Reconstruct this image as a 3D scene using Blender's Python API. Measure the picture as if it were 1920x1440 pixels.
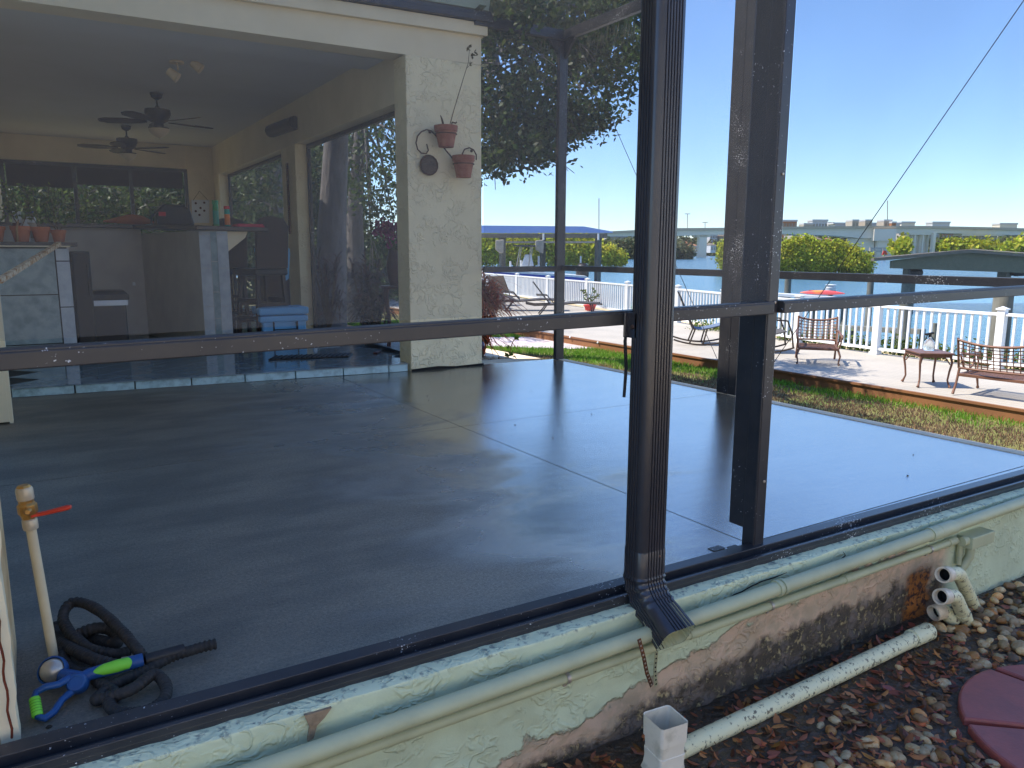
import bpy, bmesh, math, random
import numpy as np
from mathutils import Vector, Matrix, noise as mnoise
R = math.radians
for o in list(bpy.data.objects): bpy.data.objects.remove(o)
scene = bpy.context.scene
COL = scene.collection
# ------------------------------------------------------------------ camera
PITCH, ROLL, HEAD, CAMH, F = R(9.7), R(0.19), R(31.8), 1.125, 1444.0
fw = Vector((math.sin(HEAD)*math.cos(PITCH), math.cos(HEAD)*math.cos(PITCH), -math.sin(PITCH)))
rt0 = Vector((math.cos(HEAD), -math.sin(HEAD), 0)); up0 = rt0.cross(fw)
rt = rt0*math.cos(ROLL)+up0*math.sin(ROLL); up = up0*math.cos(ROLL)-rt0*math.sin(ROLL)
cam_d = bpy.data.cameras.new('camera'); cam = bpy.data.objects.new('camera', cam_d); COL.objects.link(cam)
cam_d.sensor_width = 36; cam_d.lens = F/1920*36; cam_d.clip_start = 0.02; cam_d.clip_end = 9000
m = Matrix((rt, up, -fw)).transposed().to_4x4(); m.translation = Vector((0, 0, CAMH)); cam.matrix_world = m
scene.camera = cam
# ------------------------------------------------------------------ sky, sun, exposure
SUN_DIR = Vector((-0.85, 0.53, 0)).normalized()*math.cos(R(56)) + Vector((0, 0, math.sin(R(56))))
w = bpy.data.worlds.new('World'); scene.world = w; w.use_nodes = True
nt = w.node_tree; bg = nt.nodes['Background']; sky = nt.nodes.new('ShaderNodeTexSky'); sky.sky_type = 'NISHITA'
sky.sun_disc = False; sky.sun_elevation = R(56); sky.sun_rotation = math.atan2(-0.85, 0.53) % (2*math.pi)
sky.altitude = 0; sky.air_density = 1.0; sky.dust_density = 0.0; sky.ozone_density = 3.5
wb = nt.nodes.new('ShaderNodeMix'); wb.data_type = 'RGBA'; wb.blend_type = 'MULTIPLY'; wb.inputs[0].default_value = 1; wb.inputs[7].default_value = (.71, .81, .98, 1); nt.links.new(sky.outputs[0], wb.inputs[6]); nt.links.new(wb.outputs[2], bg.inputs[0]); bg.inputs[1].default_value = 0.15
sd = bpy.data.lights.new('sun', 'SUN'); sd.energy = 3.6; sd.angle = R(0.53); sd.color = (1, .95, .87)
sun = bpy.data.objects.new('sun', sd); COL.objects.link(sun); sun.rotation_euler = SUN_DIR.to_track_quat('Z', 'Y').to_euler()
vs = scene.view_settings; vs.view_transform = 'Standard'; vs.look = 'None'; vs.gamma = 1; vs.exposure = 1.2
scene.cycles.transparent_max_bounces = 24; scene.cycles.max_bounces = 8; scene.cycles.diffuse_bounces = 4
# ------------------------------------------------------------------ measuring helpers (photo pixel -> point on a plane of the place)
def ray(x, y): return fw + rt*((x-960)/F) - up*((y-720)/F)
C0 = Vector((0, 0, CAMH))
def az(x, y, z=0.0): d = ray(x, y); return C0 + d*((z-CAMH)/d.z)
def ay(x, y, Y): d = ray(x, y); return C0 + d*(Y/d.y)
def ax(x, y, X): d = ray(x, y); return C0 + d*(X/d.x)
FWD = Vector((math.sin(HEAD), math.cos(HEAD), 0))
def far(x, y, dist): d = ray(x, y); return C0 + d*(dist/d.dot(FWD))
# ------------------------------------------------------------------ materials
def _n(nt, t, **k):
    n = nt.nodes.new(t)
    for a, v in k.items(): setattr(n, a, v)
    return n
def mat(name, col, rough=.6, metal=0.0, col2=None, nscale=6.0, ndetail=6, bump=0.0, bscale=40.0, bdist=.01, spec=.5, coord='Object', stretch=(1, 1, 1), fac=(.35, .65), ior=1.45, coat=0, bump2=None, tint=False, rough2=None, sheen=0, trans=.42):
    M = bpy.data.materials.new(name); M.use_nodes = True; t = M.node_tree; b = t.nodes['Principled BSDF']
    b.inputs['Roughness'].default_value = rough; b.inputs['Metallic'].default_value = metal; b.inputs['IOR'].default_value = ior
    b.inputs['Specular IOR Level'].default_value = spec; b.inputs['Coat Weight'].default_value = coat
    if sheen: b.inputs['Sheen Weight'].default_value = sheen
    tc = _n(t, 'ShaderNodeTexCoord'); mp = _n(t, 'ShaderNodeMapping'); mp.inputs['Scale'].default_value = stretch
    t.links.new(tc.outputs[coord], mp.inputs[0]); V = mp.outputs[0]
    if name not in ('white_vinyl', 'white_hull', 'town_white', 'sky_blue_plastic', 'blue_plastic', 'lime_rubber', 'blue_metal_roof', 'blue_hull', 'pale_blue_paint', 'grass_blades', 'weathered_bronze', 'bronze_aluminium', 'spout_paint', 'pale_deck_boards', 'town_cream', 'bridge_concrete', 'mangrove_leaves', 'dry_grass', 'dull_shrub_leaves', 'cast_brown_aluminium', 'cream_smooth', 'cream_stucco', 'cream_cpvc', 'red_paver', 'beige_panel', 'ceiling_paint', 'green_wall', 'timber_pile', 'oak_bark', 'glazed_tile', 'pale_tile', 'riser_tile', 'floor_tile'):
        wf = (1.26, 1.05, .78); col = tuple(min(.9, a*b_) for a, b_ in zip(col, wf)); col2 = None if col2 is None else tuple(min(.9, a*b_) for a, b_ in zip(col2, wf))
    c1 = (*col, 1)
    if col2 is None: col2 = tuple(x*.78 for x in col)
    nz = _n(t, 'ShaderNodeTexNoise'); nz.inputs['Scale'].default_value = nscale; nz.inputs['Detail'].default_value = ndetail; nz.inputs['Roughness'].default_value = .62
    t.links.new(V, nz.inputs[0])
    r = _n(t, 'ShaderNodeMapRange'); r.inputs[1].default_value, r.inputs[2].default_value = fac; t.links.new(nz.outputs[0], r.inputs[0])
    mx = _n(t, 'ShaderNodeMix', data_type='RGBA'); mx.inputs[6].default_value = c1; mx.inputs[7].default_value = (*col2, 1)
    t.links.new(r.outputs[0], mx.inputs[0]); out = mx.outputs[2]
    if tint:
        at = _n(t, 'ShaderNodeAttribute', attribute_name='tint'); m2 = _n(t, 'ShaderNodeMix', data_type='RGBA', blend_type='MULTIPLY'); m2.inputs[0].default_value = 1
        t.links.new(out, m2.inputs[6]); t.links.new(at.outputs[0], m2.inputs[7]); out = m2.outputs[2]
    t.links.new(out, b.inputs['Base Color'])
    if tint and trans:
        tb = _n(t, 'ShaderNodeBsdfTranslucent'); t.links.new(out, tb.inputs[0]); ms = _n(t, 'ShaderNodeMixShader'); ms.inputs[0].default_value = trans; t.links.new(b.outputs[0], ms.inputs[1]); t.links.new(tb.outputs[0], ms.inputs[2]); t.links.new(ms.outputs[0], t.nodes['Material Output'].inputs[0])
    if rough2 is not None:
        rr = _n(t, 'ShaderNodeMapRange'); rr.inputs[3].default_value = rough; rr.inputs[4].default_value = rough2
        t.links.new(r.outputs[0], rr.inputs[0]); t.links.new(rr.outputs[0], b.inputs['Roughness'])
    if bump:
        n2 = _n(t, 'ShaderNodeTexNoise'); n2.inputs['Scale'].default_value = bscale; n2.inputs['Detail'].default_value = 4; t.links.new(V, n2.inputs[0])
        bp = _n(t, 'ShaderNodeBump'); bp.inputs['Strength'].default_value = bump; bp.inputs['Distance'].default_value = bdist
        t.links.new(n2.outputs[0], bp.inputs['Height']); t.links.new(bp.outputs[0], b.inputs['Normal'])
    return M
def flecks(M, scale=130, lo=.70, col=(.55, .55, .54)):
    t = M.node_tree; b = t.nodes['Principled BSDF']; src = b.inputs['Base Color'].links[0].from_socket; tc = _n(t, 'ShaderNodeTexCoord')
    n = _n(t, 'ShaderNodeTexNoise'); n.inputs['Scale'].default_value = scale; n.inputs['Detail'].default_value = 3; t.links.new(tc.outputs['Object'], n.inputs[0])
    g = _n(t, 'ShaderNodeTexNoise'); g.inputs['Scale'].default_value = 3.2; t.links.new(tc.outputs['Object'], g.inputs[0])
    a = _n(t, 'ShaderNodeMath', operation='MULTIPLY_ADD'); a.inputs[1].default_value = .55; t.links.new(g.outputs[0], a.inputs[0]); t.links.new(n.outputs[0], a.inputs[2])
    r = _n(t, 'ShaderNodeMapRange'); r.inputs[1].default_value = lo+.275; r.inputs[2].default_value = lo+.295; t.links.new(a.outputs[0], r.inputs[0])
    m = _n(t, 'ShaderNodeMix', data_type='RGBA'); m.inputs[7].default_value = (*col, 1); t.links.new(r.outputs[0], m.inputs[0]); t.links.new(src, m.inputs[6]); t.links.new(m.outputs[2], b.inputs['Base Color'])
def ridge_bump(M, scale=22, strength=.8, dist=.006, width=.08, warp=(1, 1, 1)):
    """knock-down plaster: thin raised squiggles plus soft grain"""
    t = M.node_tree; b = t.nodes['Principled BSDF']; tc = _n(t, 'ShaderNodeTexCoord'); mp = _n(t, 'ShaderNodeMapping'); mp.inputs['Scale'].default_value = warp
    t.links.new(tc.outputs['Object'], mp.inputs[0])
    n = _n(t, 'ShaderNodeTexNoise'); n.inputs['Scale'].default_value = scale; n.inputs['Detail'].default_value = 2.5; n.inputs['Distortion'].default_value = .6
    t.links.new(mp.outputs[0], n.inputs[0])
    s = _n(t, 'ShaderNodeMath', operation='SUBTRACT'); s.inputs[1].default_value = .5; t.links.new(n.outputs[0], s.inputs[0])
    a = _n(t, 'ShaderNodeMath', operation='ABSOLUTE'); t.links.new(s.outputs[0], a.inputs[0])
    r = _n(t, 'ShaderNodeMapRange', interpolation_type='SMOOTHSTEP'); r.inputs[1].default_value = 0; r.inputs[2].default_value = width; r.inputs[3].default_value = 1; r.inputs[4].default_value = 0
    t.links.new(a.outputs[0], r.inputs[0])
    n2 = _n(t, 'ShaderNodeTexNoise'); n2.inputs['Scale'].default_value = scale*.35; t.links.new(mp.outputs[0], n2.inputs[0])
    g = _n(t, 'ShaderNodeMapRange', interpolation_type='SMOOTHSTEP'); g.inputs[1].default_value = .42; g.inputs[2].default_value = .56; t.links.new(n2.outputs[0], g.inputs[0])
    mu = _n(t, 'ShaderNodeMath', operation='MULTIPLY'); t.links.new(r.outputs[0], mu.inputs[0]); t.links.new(g.outputs[0], mu.inputs[1])
    n3 = _n(t, 'ShaderNodeTexNoise'); n3.inputs['Scale'].default_value = scale*9; n3.inputs['Detail'].default_value = 3; t.links.new(mp.outputs[0], n3.inputs[0])
    ad = _n(t, 'ShaderNodeMath', operation='MULTIPLY_ADD'); ad.inputs[1].default_value = .22; t.links.new(n3.outputs[0], ad.inputs[0]); t.links.new(mu.outputs[0], ad.inputs[2])
    bp = _n(t, 'ShaderNodeBump'); bp.inputs['Strength'].default_value = strength; bp.inputs['Distance'].default_value = dist
    t.links.new(ad.outputs[0], bp.inputs['Height']); t.links.new(bp.outputs[0], b.inputs['Normal'])
    return M
M = {}
M['bronze'] = mat('bronze_aluminium', (.026, .025, .028), .32, 0, (.042, .039, .040), 9, bump=.1, bscale=60, bdist=.002, spec=.6)
M['bronze_w'] = mat('weathered_bronze', (.034, .032, .033), .38, 0, (.065, .055, .046), 5, bump=.12, bscale=70, bdist=.002, stretch=(.5, 1, 1))
flecks(M['bronze'], 120, .72); flecks(M['bronze_w'], 120, .70)
M['spout'] = mat('spout_paint', (.028, .025, .027), .24, 0, (.05, .045, .045), 7, stretch=(1, 1, .25), bump=.08, bscale=50, bdist=.002, spec=.7)
M['cream'] = ridge_bump(mat('cream_stucco', (.93, .78, .48), .85, 0, (.84, .70, .43), 3), 14, .85, .009)
M['cream_s'] = mat('cream_smooth', (.86, .72, .47), .85, 0, (.78, .65, .42), 2.2, bump=.3, bscale=60, bdist=.003)
M['ceil'] = mat('ceiling_paint', (.64, .62, .56), .9, 0, (.66, .64, .60), 2)
M['tile'] = mat('glazed_tile', (.36, .44, .42), .25, 0, (.20, .26, .26), 9, ndetail=9, spec=.6, rough2=.4)
M['tile_l'] = mat('pale_tile', (.55, .58, .58), .35, 0, (.40, .43, .45), 8, ndetail=9)
M['grout'] = mat('dark_grout', (.05, .055, .06), .8)
M['black'] = mat('black_plastic', (.012, .012, .014), .45, 0, (.02, .02, .022), 20)
M['blackrub'] = mat('black_fabric_hose', (.016, .016, .018), .75, 0, (.032, .032, .035), 60, bump=.4, bscale=220, bdist=.003, stretch=(1, 1, 1))
M['counter'] = mat('dark_stone_top', (.035, .035, .04), .3, 0, (.06, .06, .065), 60)
M['beige'] = mat('beige_panel', (.58, .54, .46), .8, 0, (.50, .46, .40), 3)
M['terra'] = mat('terracotta', (.42, .15, .07), .8, 0, (.33, .13, .08), 10, bump=.1)
M['terra_old'] = mat('aged_terracotta', (.24, .085, .065), .75, 0, (.34, .17, .13), 16, bump=.2, bscale=50)
M['iron'] = mat('wrought_iron', (.06, .04, .035), .6, .3, (.10, .05, .035), 20)
M['soil'] = mat('potting_soil', (.03, .022, .015), .95, 0, (.05, .04, .03), 40, bump=.6)
M['wood_dark'] = mat('dark_wood', (.022, .014, .012), .5, 0, (.04, .022, .016), 8, stretch=(1, 1, 6))
M['mahog'] = mat('mahogany', (.09, .022, .014), .4, 0, (.05, .014, .01), 8)
M['fan'] = mat('fan_metal', (.03, .027, .026), .5, .2)
M['opal'] = mat('opal_glass', (.62, .60, .52), .4, 0, (.5, .48, .42), 8)
M['whitep'] = mat('white_vinyl', (.80, .80, .78), .5, 0, (.70, .71, .70), 3)
M['white_old'] = mat('stained_white_pvc', (.66, .68, .68), .6, 0, (.38, .38, .33), 13, ndetail=9, fac=(.5, .75))
M['pipe_g'] = mat('green_painted_pipe', (.42, .49, .38), .5, 0, (.35, .41, .32), 5, bump=.1, bscale=40, bdist=.002)
M['pipe_old'] = mat('chipped_green_pvc', (.62, .68, .54), .5, 0, (.14, .14, .11), 60, ndetail=10, fac=(.55, .62), bump=.25, bscale=60, bdist=.002)
M['pipe_in'] = mat('pvc_inside', (.70, .69, .65), .5, 0, (.45, .42, .36), 20)
M['strap_d'] = mat('rusty_strap', (.05, .035, .025), .6, .5, (.16, .06, .02), 60)
M['strap_g'] = mat('green_strap', (.34, .38, .28), .6, .2)
M['zinc'] = mat('galvanised', (.45, .46, .50), .4, .7)
M['brass'] = mat('brass', (.55, .36, .14), .35, .8, (.40, .26, .12), 40)
M['steel'] = mat('clear_grey_collar', (.52, .50, .46), .3, .2)
M['cpvc'] = mat('cream_cpvc', (.72, .60, .38), .45, 0, (.64, .52, .34), 8)
M['redlev'] = mat('red_vinyl', (.62, .06, .03), .4)
M['blue'] = mat('blue_plastic', (.018, .085, .24), .4, 0, (.012, .055, .19), 12)
M['lime'] = mat('lime_rubber', (.24, .72, .05), .55)
M['silver'] = mat('silver_plastic', (.50, .52, .56), .3, .55, (.36, .38, .42), 30)
M['coolblue'] = mat('sky_blue_plastic', (.17, .45, .72), .5, 0, (.15, .40, .65), 4)
M['teal'] = mat('teal_plastic', (.02, .36, .33), .5)
M['green_can'] = mat('green_can', (.02, .33, .12), .35)
M['redp'] = mat('red_plastic', (.55, .03, .035), .5)
M['orange'] = mat('orange_plastic', (.75, .22, .03), .5)
M['pink'] = mat('pink_plastic', (.62, .08, .16), .5)
M['purple'] = mat('magenta_petals', (.30, .02, .22), .7, tint=True)
M['leaf_d'] = mat('oak_leaves', (.030, .062, .020), .55, 0, (.045, .080, .026), .8, tint=True)
M['leaf_m'] = mat('garden_leaves', (.06, .11, .025), .5, 0, (.10, .16, .04), 3, tint=True)
M['leaf_y'] = mat('mangrove_leaves', (.46, .50, .03), .6, 0, (.60, .58, .06), .12, tint=True)
M['leaf_b'] = mat('dull_shrub_leaves', (.10, .13, .05), .6, 0, (.19, .18, .09), .2, tint=True)  # dull olive leaves for the dark shrubs and far trees
M['leaf_r'] = mat('red_cordyline', (.30, .09, .05), .5, 0, (.40, .15, .08), 3, tint=True)
M['dracaena'] = mat('dracaena_leaves', (.045, .035, .035), .5, 0, (.07, .035, .045), 3, tint=True)
M['bark'] = mat('oak_bark', (.17, .15, .14), .9, 0, (.10, .09, .085), 6, stretch=(1, 1, .3), bump=.8, bscale=14, bdist=.04)
M['twig'] = mat('twig', (.09, .065, .045), .8)
M['grass'] = mat('grass_blades', (.13, .30, .02), .6, 0, (.19, .33, .04), 1.5, tint=True)
M['dry'] = mat('dry_grass', (.24, .16, .095), .8, 0, (.17, .12, .07), 4, tint=True)
M['lawn'] = mat('lawn_soil', (.10, .16, .03), .9, 0, (.16, .13, .07), 1.2, bump=.5, bscale=30)
M['dirt'] = mat('wet_soil', (.040, .032, .026), .5, 0, (.075, .058, .045), 9, bump=1, bscale=45, bdist=.02, rough2=.3)
M['brick_path'] = mat('pale_brick', (.50, .42, .40), .8, 0, (.42, .33, .30), 3)
M['deck'] = mat('pale_deck_boards', (.44, .39, .32), .75, 0, (.37, .33, .27), 1.2)
M['fascia'] = mat('brown_fascia', (.20, .105, .055), .6, 0, (.16, .085, .05), 2)
M['cast'] = mat('cast_brown_aluminium', (.20, .095, .06), .5, .2, (.14, .07, .045), 14)
M['sling'] = mat('dark_sling', (.07, .075, .09), .7, 0, (.05, .055, .065), 60)
M['slingbr'] = mat('brown_sling', (.16, .12, .09), .8)
M['slingbl'] = mat('blue_sling', (.10, .16, .32), .8)
M['alu_d'] = mat('dark_tube', (.05, .045, .045), .45, .3)
M['conc'] = mat('bridge_concrete', (.90, .78, .60), .9, 0, (.84, .72, .56), .05)
M['conc_c'] = mat('curb_concrete', (.72, .68, .62), .85, 0, (.60, .57, .52), 4)
M['roofblue'] = mat('blue_metal_roof', (.05, .10, .28), .4, .2)
M['grey_g'] = mat('greygreen_fascia', (.16, .18, .15), .7)
M['greyfas'] = mat('grey_fascia', (.20, .19, .18), .7)
M['pile'] = mat('timber_pile', (.20, .19, .15), .9, 0, (.12, .115, .09), 5, stretch=(1, 1, .3), bump=.5, bscale=20)
M['hull_w'] = mat('white_hull', (.72, .73, .72), .3)
M['hull_b'] = mat('blue_hull', (.03, .08, .42), .3)
M['canvas'] = mat('grey_canvas', (.38, .39, .40), .8)
M['paver'] = mat('red_paver', (.40, .095, .07), .36, 0, (.28, .075, .06), 10, ndetail=9, bump=.3, bscale=120, bdist=.002)
M['town_win'] = mat('town_window', (.34, .34, .34), .4)
M['town1'] = mat('town_cream', (.62, .53, .42), .9); M['town2'] = mat('town_white', (.75, .73, .70), .9); M['town3'] = mat('town_brick', (.40, .22, .15), .9)
M['glass_d'] = mat('dark_glass', (.02, .025, .03), .1, spec=.7)
M['matblack'] = mat('matte_black', (.012, .011, .010), .9)  # near-black for cracks, strap holes, column foot line and shaded pipe mouths
M['clear'] = mat('clear_plastic', (.6, .62, .64), .15)
# ------------------------------------------------------------------ mesh helpers
class MB:
    def __init__(s): s.v = []; s.f = []; s.mi = []; s.m = 0
    def add(s, vs, fs):
        b = len(s.v); s.v += [tuple(x) for x in vs]; s.f += [tuple(i+b for i in q) for q in fs]; s.mi += [s.m]*len(fs); return s
    def box(s, x0, x1, y0, y1, z0, z1, T=None):
        V_ = [Vector((x, y, z)) for z in (z0, z1) for y in (y0, y1) for x in (x0, x1)]
        if T: V_ = [T @ q for q in V_]
        return s.add(V_, [(0, 2, 3, 1), (4, 5, 7, 6), (0, 1, 5, 4), (1, 3, 7, 5), (3, 2, 6, 7), (2, 0, 4, 6)])
    def bar(s, a, b, wd, h, upv=(0, 0, 1)):
        a, b = Vector(a), Vector(b); d = (b-a).normalized(); u = Vector(upv)
        if abs(d.dot(u)) > .98: u = Vector((0, 1, 0))
        x = d.cross(u).normalized(); z = x.cross(d).normalized()
        V_ = [p + x*sx*wd/2 + z*sz*h/2 for p in (a, b) for sz in (-1, 1) for sx in (-1, 1)]
        return s.add(V_, [(0, 1, 3, 2), (4, 6, 7, 5), (0, 4, 5, 1), (1, 5, 7, 3), (3, 7, 6, 2), (2, 6, 4, 0)])
    def tube(s, pts, rad, n=8, cap=True, flat=1.0):
        pts = [Vector(p) for p in pts]; L = len(pts)
        if not hasattr(rad, '__len__'): rad = [rad]*L
        V_ = []; F_ = []; prev = None
        for i, p in enumerate(pts):
            d = (pts[min(i+1, L-1)]-pts[max(i-1, 0)]).normalized()
            if prev is None:
                u = Vector((0, 0, 1)) if abs(d.z) < .9 else Vector((1, 0, 0)); x = d.cross(u).normalized()
            else: x = (prev-d*prev.dot(d)).normalized()
            prev = x; y = d.cross(x)
            V_ += [p+(x*math.cos(2*math.pi*k/n)+y*math.sin(2*math.pi*k/n)*flat)*rad[i] for k in range(n)]
        for i in range(L-1):
            for k in range(n): F_.append((i*n+k, i*n+(k+1) % n, (i+1)*n+(k+1) % n, (i+1)*n+k))
        if cap: F_ += [tuple(range(n))[::-1], tuple((L-1)*n+k for k in range(n))]
        return s.add(V_, F_)
    def lathe(s, prof, c=(0, 0, 0), n=20, T=None):
        V_ = []; F_ = []
        for r_, z_ in prof:
            for k in range(n):
                q = Vector((r_*math.cos(2*math.pi*k/n), r_*math.sin(2*math.pi*k/n), z_))
                V_.append((T @ q) if T else q+Vector(c))
        for i in range(len(prof)-1):
            for k in range(n): F_.append((i*n+k, i*n+(k+1) % n, (i+1)*n+(k+1) % n, (i+1)*n+k))
        F_ += [tuple(range(n))[::-1], tuple((len(prof)-1)*n+k for k in range(n))]
        return s.add(V_, F_)
    def prism(s, poly, vec):
        vec = Vector(vec); n = len(poly); P = [Vector(p) for p in poly]
        return s.add(P+[p+vec for p in P], [tuple(range(n))[::-1], tuple(n+i for i in range(n))]+[(i, (i+1) % n, n+(i+1) % n, n+i) for i in range(n)])
    def build(s, name, mt, parent=None, smooth=None, bevel=0, world=True, **kw):
        me = bpy.data.meshes.new(name); off = Vector((0, 0, 0))
        if parent is not None and world:
            q = parent
            while q: off += q.location; q = q.parent
        me.from_pydata([(x-off.x, y-off.y, z-off.z) for x, y, z in s.v], [], s.f)
        mts = mt if isinstance(mt, (list, tuple)) else [mt]
        for x in mts: me.materials.append(x)
        if len(mts) > 1: me.polygons.foreach_set('material_index', s.mi)
        bm = bmesh.new(); bm.from_mesh(me); bmesh.ops.recalc_face_normals(bm, faces=bm.faces); bm.to_mesh(me); bm.free()
        if smooth: me.shade_smooth(); me.set_sharp_from_angle(angle=R(smooth))
        o = bpy.data.objects.new(name, me); COL.objects.link(o)
        if parent is not None: o.parent = parent
        if bevel:
            b = o.modifiers.new('bevel', 'BEVEL'); b.width = bevel; b.segments = 2; b.limit_method = 'ANGLE'; b.angle_limit = R(40)
        tag(o, **kw); return o
def tag(o, label=None, cat=None, group=None, kind=None):
    if label: o['label'] = label
    if cat: o['category'] = cat
    if group: o['group'] = group
    if kind: o['kind'] = kind
    return o
def thing(name, label, cat, loc=(0, 0, 0), group=None):
    o = bpy.data.objects.new(name, None); o.empty_display_size = .1; COL.objects.link(o); o.location = loc; return tag(o, label, cat, group)
def copy_tree(o, parent=None):
    c = o.copy(); COL.objects.link(c); c.parent = parent
    for ch in list(o.children): copy_tree(ch, c)
    return c
def leafmesh(name, mt, centers, size, rng, aspect=.5, updir=None, spread=.35, parent=None, tintlo=.6, tinthi=1.35, tilt=None, **kw):
    """many small leaf quads at CENTERS"""
    c = np.asarray(centers, float); n = len(c)
    a = rng.normal(size=(n, 3)); a /= np.linalg.norm(a, axis=1)[:, None]
    if updir is not None: a = a*spread + np.asarray(updir)*(1-spread); a /= np.linalg.norm(a, axis=1)[:, None]
    b = rng.normal(size=(n, 3)); b -= (b*a).sum(1)[:, None]*a; b /= np.linalg.norm(b, axis=1)[:, None]
    sz = (size*rng.uniform(.6, 1.4, n))[:, None] if np.isscalar(size) else size[:, None]*rng.uniform(.7, 1.3, n)[:, None]
    v = np.stack([c-a*sz, c+b*sz*aspect, c+a*sz, c-b*sz*aspect], 1).reshape(-1, 3)
    off = np.zeros(3)
    if parent is not None: off = np.array(parent.location)
    me = bpy.data.meshes.new(name); me.vertices.add(4*n); me.vertices.foreach_set('co', (v-off).ravel())
    me.loops.add(4*n); me.loops.foreach_set('vertex_index', np.arange(4*n)); me.polygons.add(n); me.polygons.foreach_set('loop_start', np.arange(0, 4*n, 4))
    me.update(calc_edges=True)
    at = me.color_attributes.new('tint', 'FLOAT_COLOR', 'POINT'); tn = rng.uniform(tintlo, tinthi, n); hue = rng.uniform(.85, 1.2, n)
    cc = np.stack([tn*hue, tn, tn*.9, np.ones(n)], 1); at.data.foreach_set('color', np.repeat(cc, 4, 0).ravel())
    me.materials.append(mt); o = bpy.data.objects.new(name, me); COL.objects.link(o)
    if parent is not None: o.parent = parent
    return tag(o, **kw)
def clumps(rng, ells, per, clump_r, leaf_per):
    """ells: (center, (rx,ry,rz)); returns leaf centres gathered in clumps"""
    out = []
    for c, r_ in ells:
        n = max(3, int(per)); u = rng.normal(size=(n, 3)); u /= np.linalg.norm(u, axis=1)[:, None]; u *= rng.uniform(.15, 1, n)[:, None]**.5
        cc = np.asarray(c)+u*np.asarray(r_)
        cr = clump_r*rng.uniform(.5, 1.3, n)
        q = rng.normal(size=(n, leaf_per, 3))*.5
        out.append((cc[:, None, :]+q*cr[:, None, None]).reshape(-1, 3))
    return np.concatenate(out)
rng = np.random.default_rng(7); random.seed(5)
#@@SETTING
scene.cycles.use_denoising = True
ZD, ZL, ZG, ZW = -.62, -.79, -.45, -1.5     # deck, lawn, planting bed, water level
# ================================================================== SETTING
def struct(name, b, mt, **kw): return b.build(name, mt, kind='structure', **kw)
# water
WM = bpy.data.materials.new('bay_water'); WM.use_nodes = True; t = WM.node_tree; b = t.nodes['Principled BSDF']
b.inputs['Base Color'].default_value = (.07, .17, .24, 1); b.inputs['Roughness'].default_value = .18; b.inputs['IOR'].default_value = 1.33
tc = _n(t, 'ShaderNodeTexCoord'); mp = _n(t, 'ShaderNodeMapping'); mp.inputs['Scale'].default_value = (1.0, 1.9, 1); mp.inputs['Rotation'].default_value = (0, 0, R(30)); t.links.new(tc.outputs['Object'], mp.inputs[0])
nz = _n(t, 'ShaderNodeTexNoise'); nz.inputs['Scale'].default_value = 1.1; nz.inputs['Detail'].default_value = 8; nz.inputs['Roughness'].default_value = .6; t.links.new(mp.outputs[0], nz.inputs[0])
bp = _n(t, 'ShaderNodeBump'); bp.inputs['Strength'].default_value = .9; bp.inputs['Distance'].default_value = .22; t.links.new(nz.outputs[0], bp.inputs['Height']); t.links.new(bp.outputs[0], b.inputs['Normal'])
mb = MB(); mb.box(-4000, 5000, -3000, 6000, ZW-3, ZW); struct('water', mb, WM)
# land of the plot, lawn level, ends in a seawall behind the deck fence
mb = MB(); mb.prism([(-80, -60, ZL), (18, -60, ZL), (14.3, 0, ZL), (13.6, 9, ZL), (15, 15.5, ZL), (18.5, 30, ZL), (30, 60, ZL), (-80, 60, ZL)], (0, 0, -3)); struct('lawn', mb, M['lawn'])
mb = MB(); mb.prism([(-12, -9, ZG), (7, -9, ZG), (7.6, 1.7, ZG), (4.7, 1.79, ZG), (-12, 1.85, ZG)], (0, 0, -.45)); struct('planting_bed', mb, M['dirt'])
mb = MB(); mb.prism([(-14, -9, ZG+.01), (16, -9, ZG+.01), (16, -3.2, ZG+.01), (-14, -3.2, ZG+.01)], (0, 0, -.5)); struct('bounce_paving', mb, mat('pale_paving', (.62, .60, .55), .9))  # pale ground added behind the camera to bounce sunlight
NB = thing('bounce_wall', 'added white wall behind the viewer, out of view, bouncing sunlight onto the front', 'house', (1, -9, ZG)); mb = MB(); mb.box(-14, 16, -12, -9, ZG, 5.6); mb.build('wall', M['whitep'], NB); mb = MB(); mb.prism([(-14.5, -8.6, 5.6), (16.5, -8.6, 5.6), (16.5, -12.4, 5.6), (-14.5, -12.4, 5.6)], (0, 0, .2)); mb.build('roof', M['greyfas'], NB)  # added out of view so sunlight bounces onto the shaded front
# wet concrete slab with cut joints
SL = bpy.data.materials.new('wet_concrete'); SL.use_nodes = True; t = SL.node_tree; b = t.nodes['Principled BSDF']; L = t.links.new
tc = _n(t, 'ShaderNodeTexCoord')
def nse(scale, detail=6, st=(1, 1, 1), rough=.6, dist=0):
    mp = _n(t, 'ShaderNodeMapping'); mp.inputs['Scale'].default_value = st; L(tc.outputs['Object'], mp.inputs[0])
    n = _n(t, 'ShaderNodeTexNoise'); n.inputs['Scale'].default_value = scale; n.inputs['Detail'].default_value = detail; n.inputs['Roughness'].default_value = rough; n.inputs['Distortion'].default_value = dist; L(mp.outputs[0], n.inputs[0]); return n.outputs[0]
def rng_(src, a, b_, c=0, d=1):
    r = _n(t, 'ShaderNodeMapRange', interpolation_type='SMOOTHSTEP'); r.inputs[1].default_value = a; r.inputs[2].default_value = b_; r.inputs[3].default_value = c; r.inputs[4].default_value = d; L(src, r.inputs[0]); return r.outputs[0]
wet = nse(.75, 5, (1, 1.7, 1), .6, .6); wetm = rng_(wet, .44, .60)
st = nse(1.8, 9, (.8, 1.9, 1)); fine = nse(85, 7, (1, 1, 1), .85)
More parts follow.
